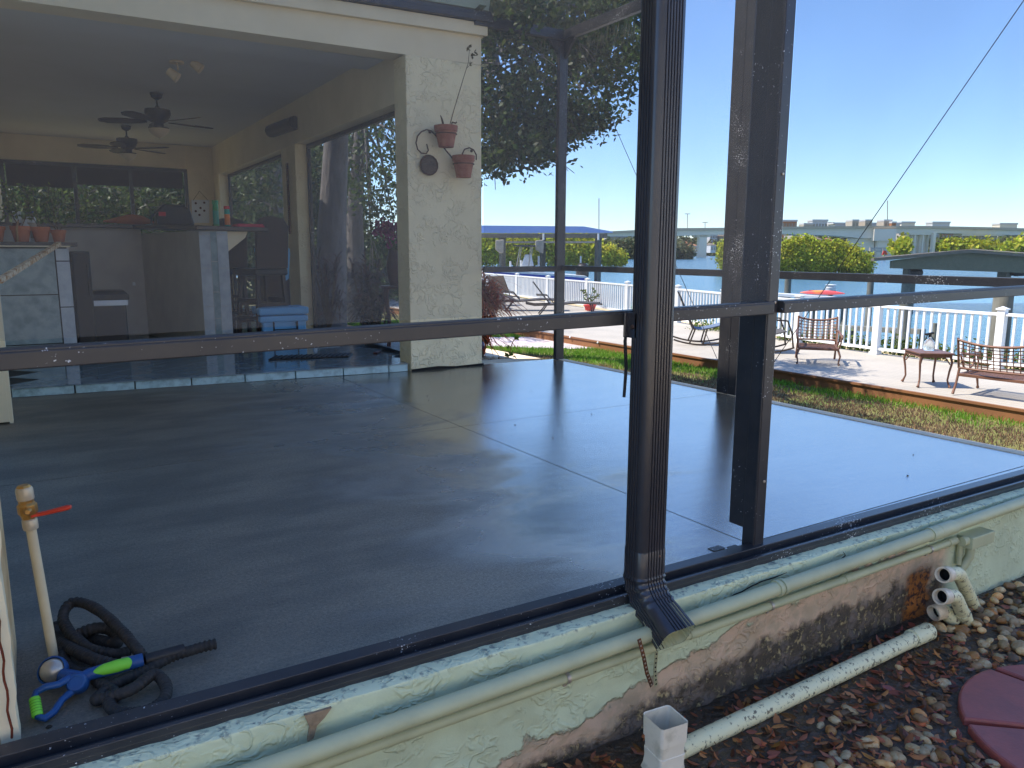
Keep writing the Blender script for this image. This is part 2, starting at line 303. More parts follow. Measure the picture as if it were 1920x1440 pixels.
col = _n(t, 'ShaderNodeMix', data_type='RGBA'); col.inputs[6].default_value = (.25, .20, .135, 1); col.inputs[7].default_value = (.14, .115, .08, 1); L(rng_(st, .35, .65), col.inputs[0])
col2 = _n(t, 'ShaderNodeMix', data_type='RGBA', blend_type='MULTIPLY'); col2.inputs[0].default_value = .7; L(col.outputs[2], col2.inputs[6])
cr = _n(t, 'ShaderNodeMapRange'); cr.inputs[1].default_value = .38; cr.inputs[2].default_value = .62; cr.inputs[3].default_value = .35; cr.inputs[4].default_value = 1.55; L(fine, cr.inputs[0]); wd_ = _n(t, 'ShaderNodeMath', operation='MULTIPLY'); L(cr.outputs[0], wd_.inputs[0]); L(rng_(wet, .36, .66, 1.15, .72), wd_.inputs[1]); L(wd_.outputs[0], col2.inputs[7]); L(col2.outputs[2], b.inputs['Base Color'])
sx_ = _n(t, 'ShaderNodeSeparateXYZ'); L(tc.outputs['Object'], sx_.inputs[0])
w1 = _n(t, 'ShaderNodeMath', operation='MULTIPLY_ADD'); w1.inputs[1].default_value = 3.2; L(wet, w1.inputs[0]); L(sx_.outputs[0], w1.inputs[2])
pool = rng_(w1.outputs[0], 2.3, 4.3)     # standing water lies on the outer half of the slab
L(rng_(pool, 0, .9, .48, .09), b.inputs['Roughness']); L(rng_(pool, 0, .9, 1.9, 5.6), b.inputs['IOR']); 
bh = _n(t, 'ShaderNodeMath', operation='MULTIPLY'); L(nse(110, 5, (1, 1, 1), .8), bh.inputs[0]); L(rng_(pool, .15, .95, 1, .15), bh.inputs[1])
b1 = _n(t, 'ShaderNodeBump'); b1.inputs['Strength'].default_value = 1; b1.inputs['Distance'].default_value = .0055; L(bh.outputs[0], b1.inputs['Height'])
b2 = _n(t, 'ShaderNodeBump'); b2.inputs['Strength'].default_value = .10; b2.inputs['Distance'].default_value = .01; L(nse(9, 5, (.7, 2, 1)), b2.inputs['Height']); L(b1.outputs[0], b2.inputs['Normal']); L(b2.outputs[0], b.inputs['Normal'])
mb = MB(); G_ = .006; xs = [-.30, 2.31, 4.80]; ys = [1.885, 4.36, 7.2]
SLABG = mat('dark_joint', (.03, .032, .035), .8)  # dark colour of the cut joints and groove line
for i in range(2):
    for j in range(2):
        x0, x1 = xs[i]+(G_/2 if i else 0), xs[i+1]-(0 if i else G_/2)
        y0, y1 = ys[j]+(G_/2 if j else 0), ys[j+1]-(0 if j else G_/2)
        if i == 1 and j == 1: mb.prism([(x0, y0, 0), (x1, y0, 0), (4.78, 6.72, 0), (x0, 6.80, 0)], (0, 0, -.03))
        else: mb.prism([(x0, y0, 0), (x1, y0, 0), (x1, y1, 0), (x0, y1, 0)], (0, 0, -.03))
mb.m = 1; mb.prism([(-.3, 1.885, -.031), (4.80, 1.885, -.031), (4.78, 6.72, -.031), (4.4, 7.2, -.031), (-.3, 7.2, -.031)], (0, 0, -1.2))
mb.m = 2; mb.box(2.30, 2.32, 1.89, 6.9, -.0305, -.012); mb.box(-.3, 4.79, 4.35, 4.37, -.0305, -.013); mb.box(2.4, 4.79, 1.958, 1.962, .0003, .0008); struct('patio_slab', mb, [SL, M['conc_c'], SLABG])
# raised tiled lanai floor: diagonal tiles, nosing row and riser tiles with grout between
mb = MB(); mb.prism([(-.3, 7.07, .07), (3.0, 6.76, .07), (3.02, 6.99, .07), (3.35, 6.99, .07), (3.35, 16, .07), (-.3, 16, .07)], (0, 0, -.3)); 
TL = mat('floor_tile', (.30, .35, .36), .10, 0, (.20, .25, .26), 5, ndetail=9, spec=.6, ior=1.6)
mb.m = 1; s_ = .33; d_ = .707
for i in range(-2, 40):
    for j in range(-30, 30):
        cx_, cy_ = (i-j)*s_*d_*1.0, 7.2+(i+j)*s_*d_
        hw = s_*d_*.985
        P4 = [(cx_, cy_-hw), (cx_+hw, cy_), (cx_, cy_+hw), (cx_-hw, cy_)]
        if min(p[0] for p in P4) < -.28 or max(p[0] for p in P4) > 3.33 or max(p[1] for p in P4) > 13: continue
        ye = lambda x: 7.14-.094*(x+.3)
        P4 = [(x, max(y, ye(x))) for x, y in P4]
        if cy_+hw <= ye(cx_)+.01: continue
        mb.prism([(x, y, .0705) for x, y in P4], (0, 0, .004))
x = -.2
def ye0(x): return 7.025-.0975*(x+.188)
while x < 3.0:
    x2 = min(x+.335, 3.0); mb.m = 1
    mb.prism([(x, ye0(x)-.012, .0705), (x2-.006, ye0(x2)-.012, .0705), (x2-.006, ye0(x2)+.09, .0705), (x, ye0(x)+.09, .0705)], (0, 0, .0065)); x = x2
mb.m = 2; x = -.2
while x < 3.0:
    x2 = min(x+.43, 3.0); mb.prism([(x, ye0(x), .003), (x2-.012, ye0(x2), .003), (x2-.012, ye0(x2), .066), (x, ye0(x), .066)], (0, .05, 0)); x = x2
RT = mat('riser_tile', (.52, .68, .66), .3, 0, (.24, .33, .31), 12, ndetail=10, fac=(.45, .72))
struct('lanai_floor', mb, [M['grout'], TL, RT])
# deck
mb = MB(); Yb = 0.0
DP = [(9.45, -2), (12.65, -2), (12.7, 9), (14.0, 14.3), (15.75, 23), (17.4, 33), (9.75, 33), (9.6, 14)]
mb.prism([(x, y, ZD) for x, y in DP], (0, 0, -.03))
t = M['deck'].node_tree; b = t.nodes['Principled BSDF']; src = b.inputs['Base Color'].links[0].from_socket; ge_ = _n(t, 'ShaderNodeNewGeometry'); sp_ = _n(t, 'ShaderNodeSeparateXYZ'); t.links.new(ge_.outputs['Position'], sp_.inputs[0])
fr_ = _n(t, 'ShaderNodeMath', operation='PINGPONG'); fr_.inputs[1].default_value = .07; t.links.new(sp_.outputs[0], fr_.inputs[0]); gp_ = _n(t, 'ShaderNodeMath', operation='LESS_THAN'); gp_.inputs[1].default_value = .003; t.links.new(fr_.outputs[0], gp_.inputs[0])   # gaps between boards
mg_ = _n(t, 'ShaderNodeMix', data_type='RGBA'); mg_.inputs[7].default_value = (.16, .14, .12, 1); t.links.new(gp_.outputs[0], mg_.inputs[0]); t.links.new(src, mg_.inputs[6]); t.links.new(mg_.outputs[2], b.inputs['Base Color'])
struct('deck', mb, M['deck'])
mb = MB()
for a_, c_ in (((9.45, -2), (9.6, 14)), ((9.6, 14), (9.75, 33))):
    mb.bar((a_[0]-.012, a_[1], ZD-.112), (c_[0]-.012, c_[1], ZD-.112), .024, .16)
    mb.bar((a_[0]-.022, a_[1], ZD-.013), (c_[0]-.022, c_[1], ZD-.013), .05, .03)
struct('deck_edging', mb, M['fascia'])
for q in [(1069, 632), (1121, 642)]:
    p = ax(q[0], q[1], 9.53); mb = MB(); mb.lathe([(.001, 0), (.022, 0), (.018, .014), (.001, .016)], T=Matrix.Translation(p) @ Matrix.Rotation(R(-90), 4, 'Y'), n=12)
    mb.build('step_light', M['whitep'], smooth=40, label='small round white light on the brown deck side, '+('the left one' if q[0] < 1100 else 'nearer the downspout'), cat='deck light', group='round lights on the deck side')
# brick path, kerb strip, stone strip
mb = MB()
bp_ = [az(860, 634, ZL), az(1040, 632, ZL), az(1146, 653, ZL), az(1060, 655.5, ZL), az(960, 652, ZL), az(880, 648, ZL)]
mb.prism([(p.x, p.y, ZL+.012) for p in bp_], (0, 0, -.05)); 
PB = mat('herringbone_brick', (.56, .48, .46), .85, 0, (.44, .33, .29), 5)
t = PB.node_tree; b = t.nodes['Principled BSDF']; tc = _n(t, 'ShaderNodeTexCoord'); br = _n(t, 'ShaderNodeTexBrick'); br.inputs['Scale'].default_value = 1.0; br.inputs['Mortar Size'].default_value = .012; br.inputs['Brick Width'].default_value = .4; br.inputs['Row Height'].default_value = .2
br.inputs['Color1'].default_value = (.60, .51, .50, 1); br.inputs['Color2'].default_value = (.50, .40, .38, 1); br.inputs['Mortar'].default_value = (.22, .18, .17, 1); t.links.new(tc.outputs['Object'], br.inputs[0]); t.links.new(br.outputs[0], b.inputs['Base Color'])
struct('brick_path', mb, PB)
mb = MB(); q = [az(880, 652, -.45), az(905, 652, -.45), az(1014, 672, -.45), az(930, 673, -.45), az(880, 660, -.45)]
mb.prism([(p.x, p.y, -.45) for p in q], (0, 0, -.3)); struct('kerb', mb, M['conc_c'])
# ---- screen enclosure -------------------------------------------------------
SC = bpy.data.materials.new('hazy_insect_mesh'); SC.use_nodes = True; t = SC.node_tree; b = t.nodes['Principled BSDF']
b.inputs['Base Color'].default_value = (.36, .33, .29, 1); b.inputs['Roughness'].default_value = .6  # pale mesh colour paints the haze over the lanai
SC.name = 'hazy_insect_mesh'
tr = _n(t, 'ShaderNodeBsdfTransparent'); mx = _n(t, 'ShaderNodeMixShader'); tl = _n(t, 'ShaderNodeBsdfTranslucent'); tl.inputs[0].default_value = (.16, .155, .15, 1); m2 = _n(t, 'ShaderNodeMixShader'); m2.inputs[0].default_value = .5
tc = _n(t, 'ShaderNodeTexCoord'); nz = _n(t, 'ShaderNodeTexNoise'); nz.inputs['Scale'].default_value = 1.5; t.links.new(tc.outputs['Object'], nz.inputs[0]); mr = _n(t, 'ShaderNodeMapRange'); mr.inputs[3].default_value = .20; mr.inputs[4].default_value = .29; t.links.new(nz.outputs[0], mr.inputs[0]); t.links.new(mr.outputs[0], mx.inputs[0])
t.links.new(b.outputs[0], m2.inputs[1]); t.links.new(tl.outputs[0], m2.inputs[2])
t.links.new(tr.outputs[0], mx.inputs[1]); t.links.new(m2.outputs[0], mx.inputs[2]); t.links.new(mx.outputs[0], t.nodes['Material Output'].inputs[0])
SC2 = SC.copy(); SC2.name = 'dark_insect_mesh'  # darker copy of the mesh without the painted haze
for n_ in SC2.node_tree.nodes:
    if n_.type == 'BSDF_PRINCIPLED': n_.inputs['Base Color'].default_value = (.06, .06, .06, 1)
    if n_.type == 'BSDF_TRANSLUCENT': n_.inputs[0].default_value = (.04, .04, .04, 1)
EN = thing('screen_enclosure', 'dark bronze framed screen enclosure standing around the wet patio slab', 'screen enclosure', (2.3, 1.9, 0))
def part(name, b, mt, par, **kw): return b.build(name, mt, par, **kw)
def yf(x): return 1.895-.010*x          # line of the front wall, slightly skewed
def zr(x): return .905+.0125*x          # chair rail centre height
# front track: base channel with lip
mb = MB()
for (o0, o1, z0, z1) in ((-.065, .045, -.012, .006), (-.068, -.052, .006, .026), (-.012, .040, .006, .034)):
    mb.prism([(-.8, yf(-.8)+o0, z0), (5.0, yf(5)+o0-.015, z0), (5.0, yf(5)+o1-.02, z0), (-.8, yf(-.8)+o1, z0)], (0, 0, z1-z0))
part('bottom_track', mb, M['bronze'], EN, bevel=.002)
mb = MB(); mb.bar((-2.2, yf(-2.2), zr(-2.2)), (2.245, yf(2.245), zr(2.245)), .045, .044); mb.bar((-2.2, yf(-2.2)-.024, zr(-2.2)-.003), (2.245, yf(2.245)-.024, zr(2.245)-.003), .006, .038)
part('chair_rail', mb, M['bronze_w'], EN, bevel=.003)
mb = MB(); mb.bar((2.297, yf(2.297), zr(2.297)), (5.2, yf(5.2), zr(5.2)), .045, .044); mb.bar((2.297, yf(2.297)-.024, zr(2.297)-.003), (5.2, yf(5.2)-.024, zr(5.2)-.003), .006, .038)
part('chair_rail', mb, M['bronze_w'], EN, bevel=.003)
# main front post: 50 mm face, deep beam behind that stops above the slab
mb = MB(); mb.box(2.244, 2.294, 1.872, 1.935, .006, 3.25); mb.box(2.246, 2.292, 1.9355, 2.005, .085, 3.25); mb.box(2.238, 2.244, 1.874, 1.88, .006, 3.25)
part('post', mb, M['bronze'], EN, bevel=.003)
mb = MB(); mb.box(2.19, 2.238, 1.90, 1.96, .0055, .009); mb.box(2.13, 2.19, 1.965, 2.0, .001, .003); part('base_plate', mb, M['bronze_w'], EN)
for k, zz in enumerate((.28, .95, 1.4)):
    mb = MB(); mb.lathe([(.0005, 0), (.006, 0), (.005, .004), (.0005, .005)], T=Matrix.Translation((2.275, 1.8716, zz)) @ Matrix.Rotation(R(90), 4, 'X'), n=8); part('screw', mb, M['zinc'], EN, smooth=40)
# right wall: posts, rail, eave beam, sole plate
for (x0, x1, y0, y1) in ((4.70, 4.755, 4.20, 4.40), (4.665, 4.765, 6.64, 6.69)):
    mb = MB(); mb.box(x0, x1, y0, y1, .002, 3.20); mb.box(x0-.004, x0, (y0+y1)/2-.02, (y0+y1)/2+.02, .002, 3.2); part('post', mb, M['bronze'], EN, bevel=.003)
mb = MB(); mb.box(4.70, 4.80, 1.80, 1.90, .002, 3.2); part('corner_post', mb, M['bronze'], EN, bevel=.003)
mb = MB(); mb.box(4.72, 4.775, 1.90, 4.20, .938, .992); mb.box(4.72, 4.775, 4.40, 6.64, .938, .992); part('side_rail', mb, M['bronze'], EN, bevel=.003)
mb = MB(); mb.box(3.80, 4.665, 6.64, 6.69, .93, .985); part('side_rail', mb, M['bronze'], EN, bevel=.003)
mb = MB(); mb.box(4.70, 4.76, 1.9, 6.70, 3.205, 3.30); mb.box(3.70, 4.70, 6.63, 6.70, 3.205, 3.30); mb.box(-.3, 4.76, 1.86, 1.92, 3.205, 3.30); mb.box(2.24, 2.30, 1.92, 6.6, 3.23, 3.30); part('roof_beam', mb, M['bronze'], EN, bevel=.003)
mb = MB(); mb.prism([(4.69, 6.65, 3.205), (4.53, 6.65, 3.205), (4.69, 6.65, 3.05)], (0, .03, 0)); mb.prism([(4.715, 6.63, 3.205), (4.715, 6.47, 3.205), (4.715, 6.63, 3.03)], (.03, 0, 0)); part('gusset', mb, M['bronze'], EN)
mb = MB()
mb.box(4.70, 4.78, 1.9, 6.70, .0, .004); part('sole_plate', mb, M['conc_c'], EN)
def scr(name, pts, m_=None):
    mb = MB(); mb.add(pts, [tuple(range(len(pts)))]); return part(name, mb, m_ or SC2, EN)
scr('mesh_panel', [(-2.2, 1.903, .93), (2.243, 1.872, .955), (2.243, 1.872, 3.21), (-2.2, 1.903, 3.21)], SC)
scr('mesh_panel', [(2.295, 1.872, .955), (4.74, 1.85, .985), (4.74, 1.85, 3.21), (2.295, 1.872, 3.21)])
scr('mesh_panel', [(4.745, 1.9, .99), (4.745, 4.2, .99), (4.745, 4.2, 3.21), (4.745, 1.9, 3.21)])
scr('mesh_panel', [(4.745, 4.4, .99), (4.745, 6.64, .99), (4.745, 6.64, 3.21), (4.745, 4.4, 3.21)])
scr('mesh_panel', [(3.80, 6.665, .985), (4.665, 6.665, .985), (4.665, 6.665, 3.21), (3.80, 6.665, 3.21)])
scr('roof_mesh', [(-.3, 1.9, 3.29), (4.73, 1.9, 3.29), (4.73, 6.66, 3.29), (-.3, 6.66, 3.29)])
# brace cables in the right wall plane
for a_, b_ in (((4.79, 6.0, 2.43), (4.79, 4.30, -.02)), ((4.79, 2.30, 2.62), (4.79, 4.18, -.08))):
    d = Vector(b_)-Vector(a_); A_ = Vector(a_)-d*.34
    mb = MB(); mb.tube([A_, Vector(b_)+d*.0], .0028, 5); part('brace_cable', mb, M['black'], EN)
# hanging screen spline by the downspout
mb = MB(); mb.tube([ay(1176, 608, 1.86), ay(1172, 640, 1.85), ay(1174, 690, 1.86), ay(1170, 745, 1.85)], [.003, .0055, .0055, .005], 6)
mb.build('rubber_spline', M['blackrub'], label='dark rubber strip hanging loose under the rail beside the downspout', cat='strip')
# ---- downspout
DS = thing('downspout', 'dark ribbed rectangular downspout with crimped elbow over the green wall', 'downspout', (1.62, 1.79, 0))
X0, X1, Y0, Y1 = 1.562, 1.671, 1.742, 1.830
def ribbed(n_f=6, n_s=4, rc=.016, dep=.0035):
    """closed outline of a ribbed rectangular pipe, local x,y in metres"""
    w_, d2 = X1-X0, Y1-Y0; P_ = []
    def side(a, b_, nrm, n):
        a = Vector(a); b_ = Vector(b_); nrm = Vector(nrm); out = []
        for k in range(n):
            t0, t1 = (k+.30)/n, (k+.42)/n; t2, t3 = (k+.62)/n, (k+.74)/n
            out += [a.lerp(b_, t0), a.lerp(b_, t1)-nrm*dep, a.lerp(b_, t2)-nrm*dep, a.lerp(b_, t3)]
        return out
    hw, hd = w_/2, d2/2
    P_ += side((-hw+rc*1.6, -hd), (hw-rc, -hd), (0, -1), n_f)
    P_ += [Vector((hw-rc+rc*math.sin(a), -hd+rc-rc*math.cos(a))) for a in np.linspace(.3, 1.3, 4)]
    P_ += side((hw, -hd+rc), (hw, hd-rc), (1, 0), n_s)
    P_ += [Vector((hw-rc+rc*math.cos(a), hd-rc+rc*math.sin(a))) for a in np.linspace(.3, 1.3, 4)]
    P_ += side((hw-rc, hd), (-hw+rc, hd), (0, 1), n_f)
    P_ += [Vector((-hw+rc-rc*math.sin(a), hd-rc+rc*math.cos(a))) for a in np.linspace(.3, 1.3, 4)]
    P_ += side((-hw, hd-rc), (-hw, -hd+rc*1.6), (-1, 0), n_s)
    r2 = rc*1.6
    P_ += [Vector((-hw+r2-r2*math.cos(a), -hd+r2-r2*math.sin(a))) for a in np.linspace(.2, 1.4, 5)]
    return P_
OUTL = ribbed(); CX, CY = (X0+X1)/2, (Y0+Y1)/2
def loft(frames, outl, inner=None):
    """frames: (origin, xdir, ydir, scale)"""
    mb = MB(); n = len(outl); V_ = []
    for o_, xd, yd, sc in frames: V_ += [Vector(o_)+Vector(xd)*p.x*sc+Vector(yd)*p.y*sc for p in outl]
    F_ = [(i*n+k, i*n+(k+1) % n, (i+1)*n+(k+1) % n, (i+1)*n+k) for i in range(len(frames)-1) for k in range(n)]
    return mb.add(V_, F_)
XD = (1, 0, 0); YD = (0, 1, 0)
mb = loft([((CX, CY, z), XD, YD, 1) for z in (.185, .4, 1.2, 2.2, 3.3)], OUTL); part('pipe', mb, M['spout'], DS, smooth=30)
mb = loft([((CX, CY, .186), XD, YD, 1.012), ((CX, CY, .184), XD, YD, 1.03), ((CX, CY, .105), XD, YD, 1.03), ((CX, CY, .10), XD, YD, 1.045)], OUTL); part('sleeve', mb, M['spout'], DS, smooth=30)
fr = []; Rr = .085; nn = 7
for k in range(nn*2+1):
    a_ = R(52)*k/(nn*2); cy = CY-Rr+Rr*math.cos(a_); cz = .10-Rr*math.sin(a_)*1.0
    fr.append(((CX+.0*a_, cy-.0, cz), XD, (0, math.cos(a_), -math.sin(a_)*1), 1.045+(.035 if k % 2 else 0)-.002*k))
a_ = R(52); o_ = Vector(fr[-1][0]); dd = Vector((0, -math.sin(a_), -math.cos(a_)))
# outward throw of the elbow
fr = []; P0 = Vector((CX, CY, .10)); prev = P0
for k in range(13):
    a_ = R(58)*k/12; q = P0 + Vector((0, -(1-math.cos(a_))*.16, -math.sin(a_)*.13))
    fr.append((q, XD, (0, math.cos(a_), math.sin(a_)*-1), 1.03+(.065 if k % 3 == 1 else 0)))
a_ = R(58); dd = Vector((0, -math.sin(a_), -math.cos(a_)))
for s_ in (.02, .06, .095): fr.append((Vector(fr[12][0])+dd*s_, XD, (0, math.cos(a_), -math.sin(a_)), 1.04+s_*1.1))
EL = loft(fr, OUTL); part('elbow', EL, M['spout'], DS, smooth=30)
fi = [(f_[0], f_[1], f_[2], f_[3]*.975) for f_ in fr[-4:]]; part('elbow_lining', loft(fi, OUTL), M['pipe_g'], DS, smooth=30)
mb = MB(); mb.box(1.548, 1.575, 1.838, 1.845, .865, .945); mb.box(1.562, 1.569, 1.79, 1.845, .865, .945); part('bracket', mb, M['spout'], DS, bevel=.004)
mb = MB(); mb.lathe([(.0005, 0), (.008, 0), (.006, .005), (.0005, .006)], T=Matrix.Translation((1.5615, 1.815, .90)) @ Matrix.Rotation(R(-90), 4, 'Y'), n=10); part('bolt', mb, M['iron'], DS, smooth=40)
mb = MB(); mb.lathe([(.0005, 0), (.0045, 0), (.004, .004), (.0005, .005)], T=Matrix.Translation((1.640, 1.7445, .165)) @ Matrix.Rotation(R(90), 4, 'X'), n=8); part('screw', mb, M['iron'], DS)
# ---- green stucco foundation wall
FW = mat('green_wall', (.62, .66, .42), .85, 0, (.54, .57, .36), 5)
t = FW.node_tree; b = t.nodes['Principled BSDF']; base = b.inputs['Base Color'].links[0].from_socket; L = t.links.new
tc = _n(t, 'ShaderNodeTexCoord'); ge = _n(t, 'ShaderNodeNewGeometry'); sp = _n(t, 'ShaderNodeSeparateXYZ'); L(ge.outputs['Position'], sp.inputs[0])
def mth(op, a, b_=None, c=None):
    n = _n(t, 'ShaderNodeMath', operation=op)
    for i, q in enumerate((a, b_, c)):
        if q is None: continue
        if isinstance(q, (int, float)): n.inputs[i].default_value = q
        else: L(q, n.inputs[i])
    return n.outputs[0]
nA = nse(3.2, 8, (1, 1, 1.3)); nB = nse(16, 8); nC = nse(42, 5); nV = nse(26, 3, (1, 1, .12))
# paint has peeled below a ragged line (higher in the middle), only west of the service box
xr = rng_(sp.outputs[0], 3.28, 3.40, 1, 0)
h1 = mth('MULTIPLY_ADD', nA, .26, mth('MULTIPLY_ADD', nB, .10, mth('MULTIPLY', sp.outputs[2], 1.0)))   # z + noise
lim = rng_(sp.outputs[0], .4, 2.6, -.25, .03)
peel = rng_(mth('SUBTRACT', h1, lim), .0, .02, 1, 0)
peel = mth('MULTIPLY', peel, xr)
lim2 = rng_(sp.outputs[0], .4, 2.8, -.29, -.085)
dirt = mth('MULTIPLY', rng_(mth('SUBTRACT', mth('MULTIPLY_ADD', nV, .06, h1), lim2), .0, .06, 1, 0), xr)
mx1 = _n(t, 'ShaderNodeMix', data_type='RGBA'); L(peel, mx1.inputs[0]); L(base, mx1.inputs[6])
pk = _n(t, 'ShaderNodeMix', data_type='RGBA'); pk.inputs[6].default_value = (.62, .42, .27, 1); pk.inputs[7].default_value = (.48, .35, .22, 1); L(rng_(nB, .4, .6), pk.inputs[0]); L(pk.outputs[2], mx1.inputs[7])
br_ = _n(t, 'ShaderNodeMix', data_type='RGBA'); br_.inputs[6].default_value = (.075, .055, .035, 1); br_.inputs[7].default_value = (.48, .36, .17, 1); L(rng_(nC, .50, .66), br_.inputs[0])
br3 = _n(t, 'ShaderNodeMix', data_type='RGBA'); br3.inputs[7].default_value = (.16, .12, .09, 1); L(br_.outputs[2], br3.inputs[6]); L(rng_(nB, .46, .6), br3.inputs[0])
mx2 = _n(t, 'ShaderNodeMix', data_type='RGBA'); L(dirt, mx2.inputs[0]); L(mx1.outputs[2], mx2.inputs[6]); L(br3.outputs[2], mx2.inputs[7])
# paler towards the top edge, with dark specks
tp = rng_(mth('MULTIPLY_ADD', nB, .02, sp.outputs[2]), -.010, .004, 0, .75)
mx3 = _n(t, 'ShaderNodeMix', data_type='RGBA'); L(tp, mx3.inputs[0]); L(mx2.outputs[2], mx3.inputs[6])
ttc = _n(t, 'ShaderNodeMix', data_type='RGBA'); ttc.inputs[6].default_value = (.80, .80, .50, 1); ttc.inputs[7].default_value = (.20, .21, .18, 1); L(rng_(nC, .52, .66), ttc.inputs[0]); L(ttc.outputs[2], mx3.inputs[7])
ru = mth('MULTIPLY', mth('MULTIPLY', rng_(mth('MULTIPLY_ADD', nB, .06, sp.outputs[0]), 3.09, 3.14, 0, 1), rng_(mth('MULTIPLY_ADD', nB, .08, sp.outputs[0]), 3.27, 3.31, 1, 0)), rng_(mth('MULTIPLY_ADD', nB, .10, sp.outputs[2]), -.20, -.14, 1, 0))
rc_ = _n(t, 'ShaderNodeMix', data_type='RGBA'); rc_.inputs[6].default_value = (.36, .12, .02, 1); rc_.inputs[7].default_value = (.07, .03, .02, 1); L(rng_(nC, .45, .6), rc_.inputs[0])
mx4 = _n(t, 'ShaderNodeMix', data_type='RGBA'); L(ru, mx4.inputs[0]); L(mx3.outputs[2], mx4.inputs[6]); L(rc_.outputs[2], mx4.inputs[7]); L(mx4.outputs[2], b.inputs['Base Color'])
ridge_bump(FW, 17, .6, .007, .10, (1, 1, 1.25))
b0_ = b.inputs['Normal'].links[0].from_socket; bq_ = _n(t, 'ShaderNodeBump', invert=True); bq_.inputs['Strength'].default_value = 1; bq_.inputs['Distance'].default_value = .008
L(mth('ADD', peel, mth('MULTIPLY', rng_(nC, .50, .62), mth('MULTIPLY', dirt, .6))), bq_.inputs['Height']); L(b0_, bq_.inputs['Normal']); L(bq_.outputs[0], b.inputs['Normal'])
WL = thing('foundation_wall', 'green stucco foundation wall under the patio, peeling to pink and dirty brown', 'wall', (2.2, 1.8, ZG))
def wall_y(x): return 1.772-.011*x
mb = MB(); nx = 460; prof = []
zz = [0.0, 0.0, 0.0, -.002, -.007] + list(np.linspace(-.03, -.58, 34)); yo = [.12, .06, .010, .002, .0]+[0]*34
V_ = []
for i in range(nx+1):
    x = -1.2+6.3*i/nx
    for j, z in enumerate(zz):
        y = wall_y(x)+yo[j]
        n1 = mnoise.noise(Vector((x*9, z*9, 3)))*.004+mnoise.noise(Vector((x*30, z*30, 7)))*.0022+mnoise.noise(Vector((x*2.1, z*2, 1)))*.008
        low = max(0, min(1, (-.17-z)/.08))*(1 if x < 3.3 else 0)
        n1 += low*(.012+mnoise.noise(Vector((x*16, z*22, 11)))*.010)
        rg = max(0, 1-abs(mnoise.noise(Vector((x*11+z*4, z*14, 20))))/.07)*.0045*(.3+max(0, mnoise.noise(Vector((x*3, z*3, 31)))*2))
        # ledge bulge
        bul = 0
        zz_ = z+(mnoise.noise(Vector((x*8, 5, 2)))*.004 if j < 5 else 0)-(.012 if j < 5 else 0)*0
        if j < 2: V_.append((x, y, -.008+ (0 if j == 0 else mnoise.noise(Vector((x*20, 1, 2)))*.003)))
        else: V_.append((x, y+n1-rg-bul, zz_-.008))
m_ = len(zz); mb.add(V_, [(i*m_+j, (i+1)*m_+j, (i+1)*m_+j+1, i*m_+j+1) for i in range(nx) for j in range(m_-1)])
part('stucco_face', mb, FW, WL, smooth=38)
# cracks and broken chips on the ledge
for pts in ([(1.94, -.078), (1.99, -.052), (2.03, -.05), (2.07, -.038), (2.13, -.033), (2.20, -.030), (2.26, -.026)], [(2.42, -.065), (2.50, -.048), (2.56, -.052), (2.60, -.03), (2.585, -.012)], [(2.96, -.03), (2.97, -.045), (2.95, -.055)]):
    mb = MB(); P_ = [Vector((x, wall_y(x)-.0145+random.uniform(-.001, .001), z+random.uniform(-.003, .003))) for x, z in pts]; mb.tube(P_, [.0012]+[.0026]*(len(P_)-2)+[.001], 5); part('crack', mb, M['matblack'], WL)
# lower shadow line of rot between wall and soil
# ---- pipes along the wall
P1 = thing('drain_line', 'thick pale green pipe running along the wall ledge above the thinner one', 'pipe', (2.2, 1.7, -.05))
def pz(x): return -.088+.0165*x
mb = MB(); mb.tube([(x, 1.704-.004*x, pz(x)) for x in np.linspace(-1.2, 5.2, 24)], .0255, 16); part('pipe_run', mb, M['pipe_g'], P1, smooth=50)
for x, l_ in ((2.165, .008), (2.19, .008), (3.16, .030), (3.23, .06), (3.12, .012)):
    mb = MB(); mb.tube([(x-l_, 1.704-.004*x, pz(x)), (x+l_, 1.704-.004*x, pz(x))], .0305, 16); part('coupling', mb, M['pipe_g'], P1, smooth=50)
P2 = thing('conduit', 'thin green conduit clipped to the wall below the thick pipe', 'pipe', (2.2, 1.74, -.13))
def cz(x): return -.150+.0085*x
mb = MB(); mb.tube([(x, 1.738-.006*x, cz(x)) for x in np.linspace(-1.2, 3.36, 20)], .0155, 12); part('pipe_run', mb, M['pipe_g'], P2, smooth=50)
for x in (1.27, 2.17, 3.17):
    mb = MB(); mb.tube([(x-.006, 1.738-.006*x, cz(x)), (x+.006, 1.738-.006*x, cz(x))], .0185, 12); mb.box(x-.006, x+.006, 1.745-.006*x, 1.762-.006*x, cz(x)-.032, cz(x)-.012); part('clip', mb, M['zinc'], P2, smooth=50)
for x in (1.80, 2.62, 3.34):
    mb = MB(); mb.tube([(x-.03, 1.738-.006*x, cz(x)), (x+.03, 1.738-.006*x, cz(x))], .0182, 12); part('coupling', mb, M['pipe_g'], P2, smooth=50)
JB = thing('junction_box', 'pale green junction box under the thick pipe with a conduit dropping into a hole', 'junction box', (3.5, 1.7, -.15))
mb = MB(); mb.box(3.415, 3.60, 1.665, 1.735, -.160, -.105); part('box_body', mb, M['pipe_g'], JB, bevel=.004)
mb = MB(); mb.tube([(3.47, 1.70, -.155), (3.47, 1.70, -.21), (3.44, 1.715, -.27), (3.38, 1.74, -.30)], .019, 12); mb.tube([(3.37, 1.715, -.125), (3.395, 1.715, -.13), (3.41, 1.715, -.16), (3.41, 1.715, -.24)], .012, 10); part('conduit_drop', mb, M['pipe_g'], JB, smooth=50)
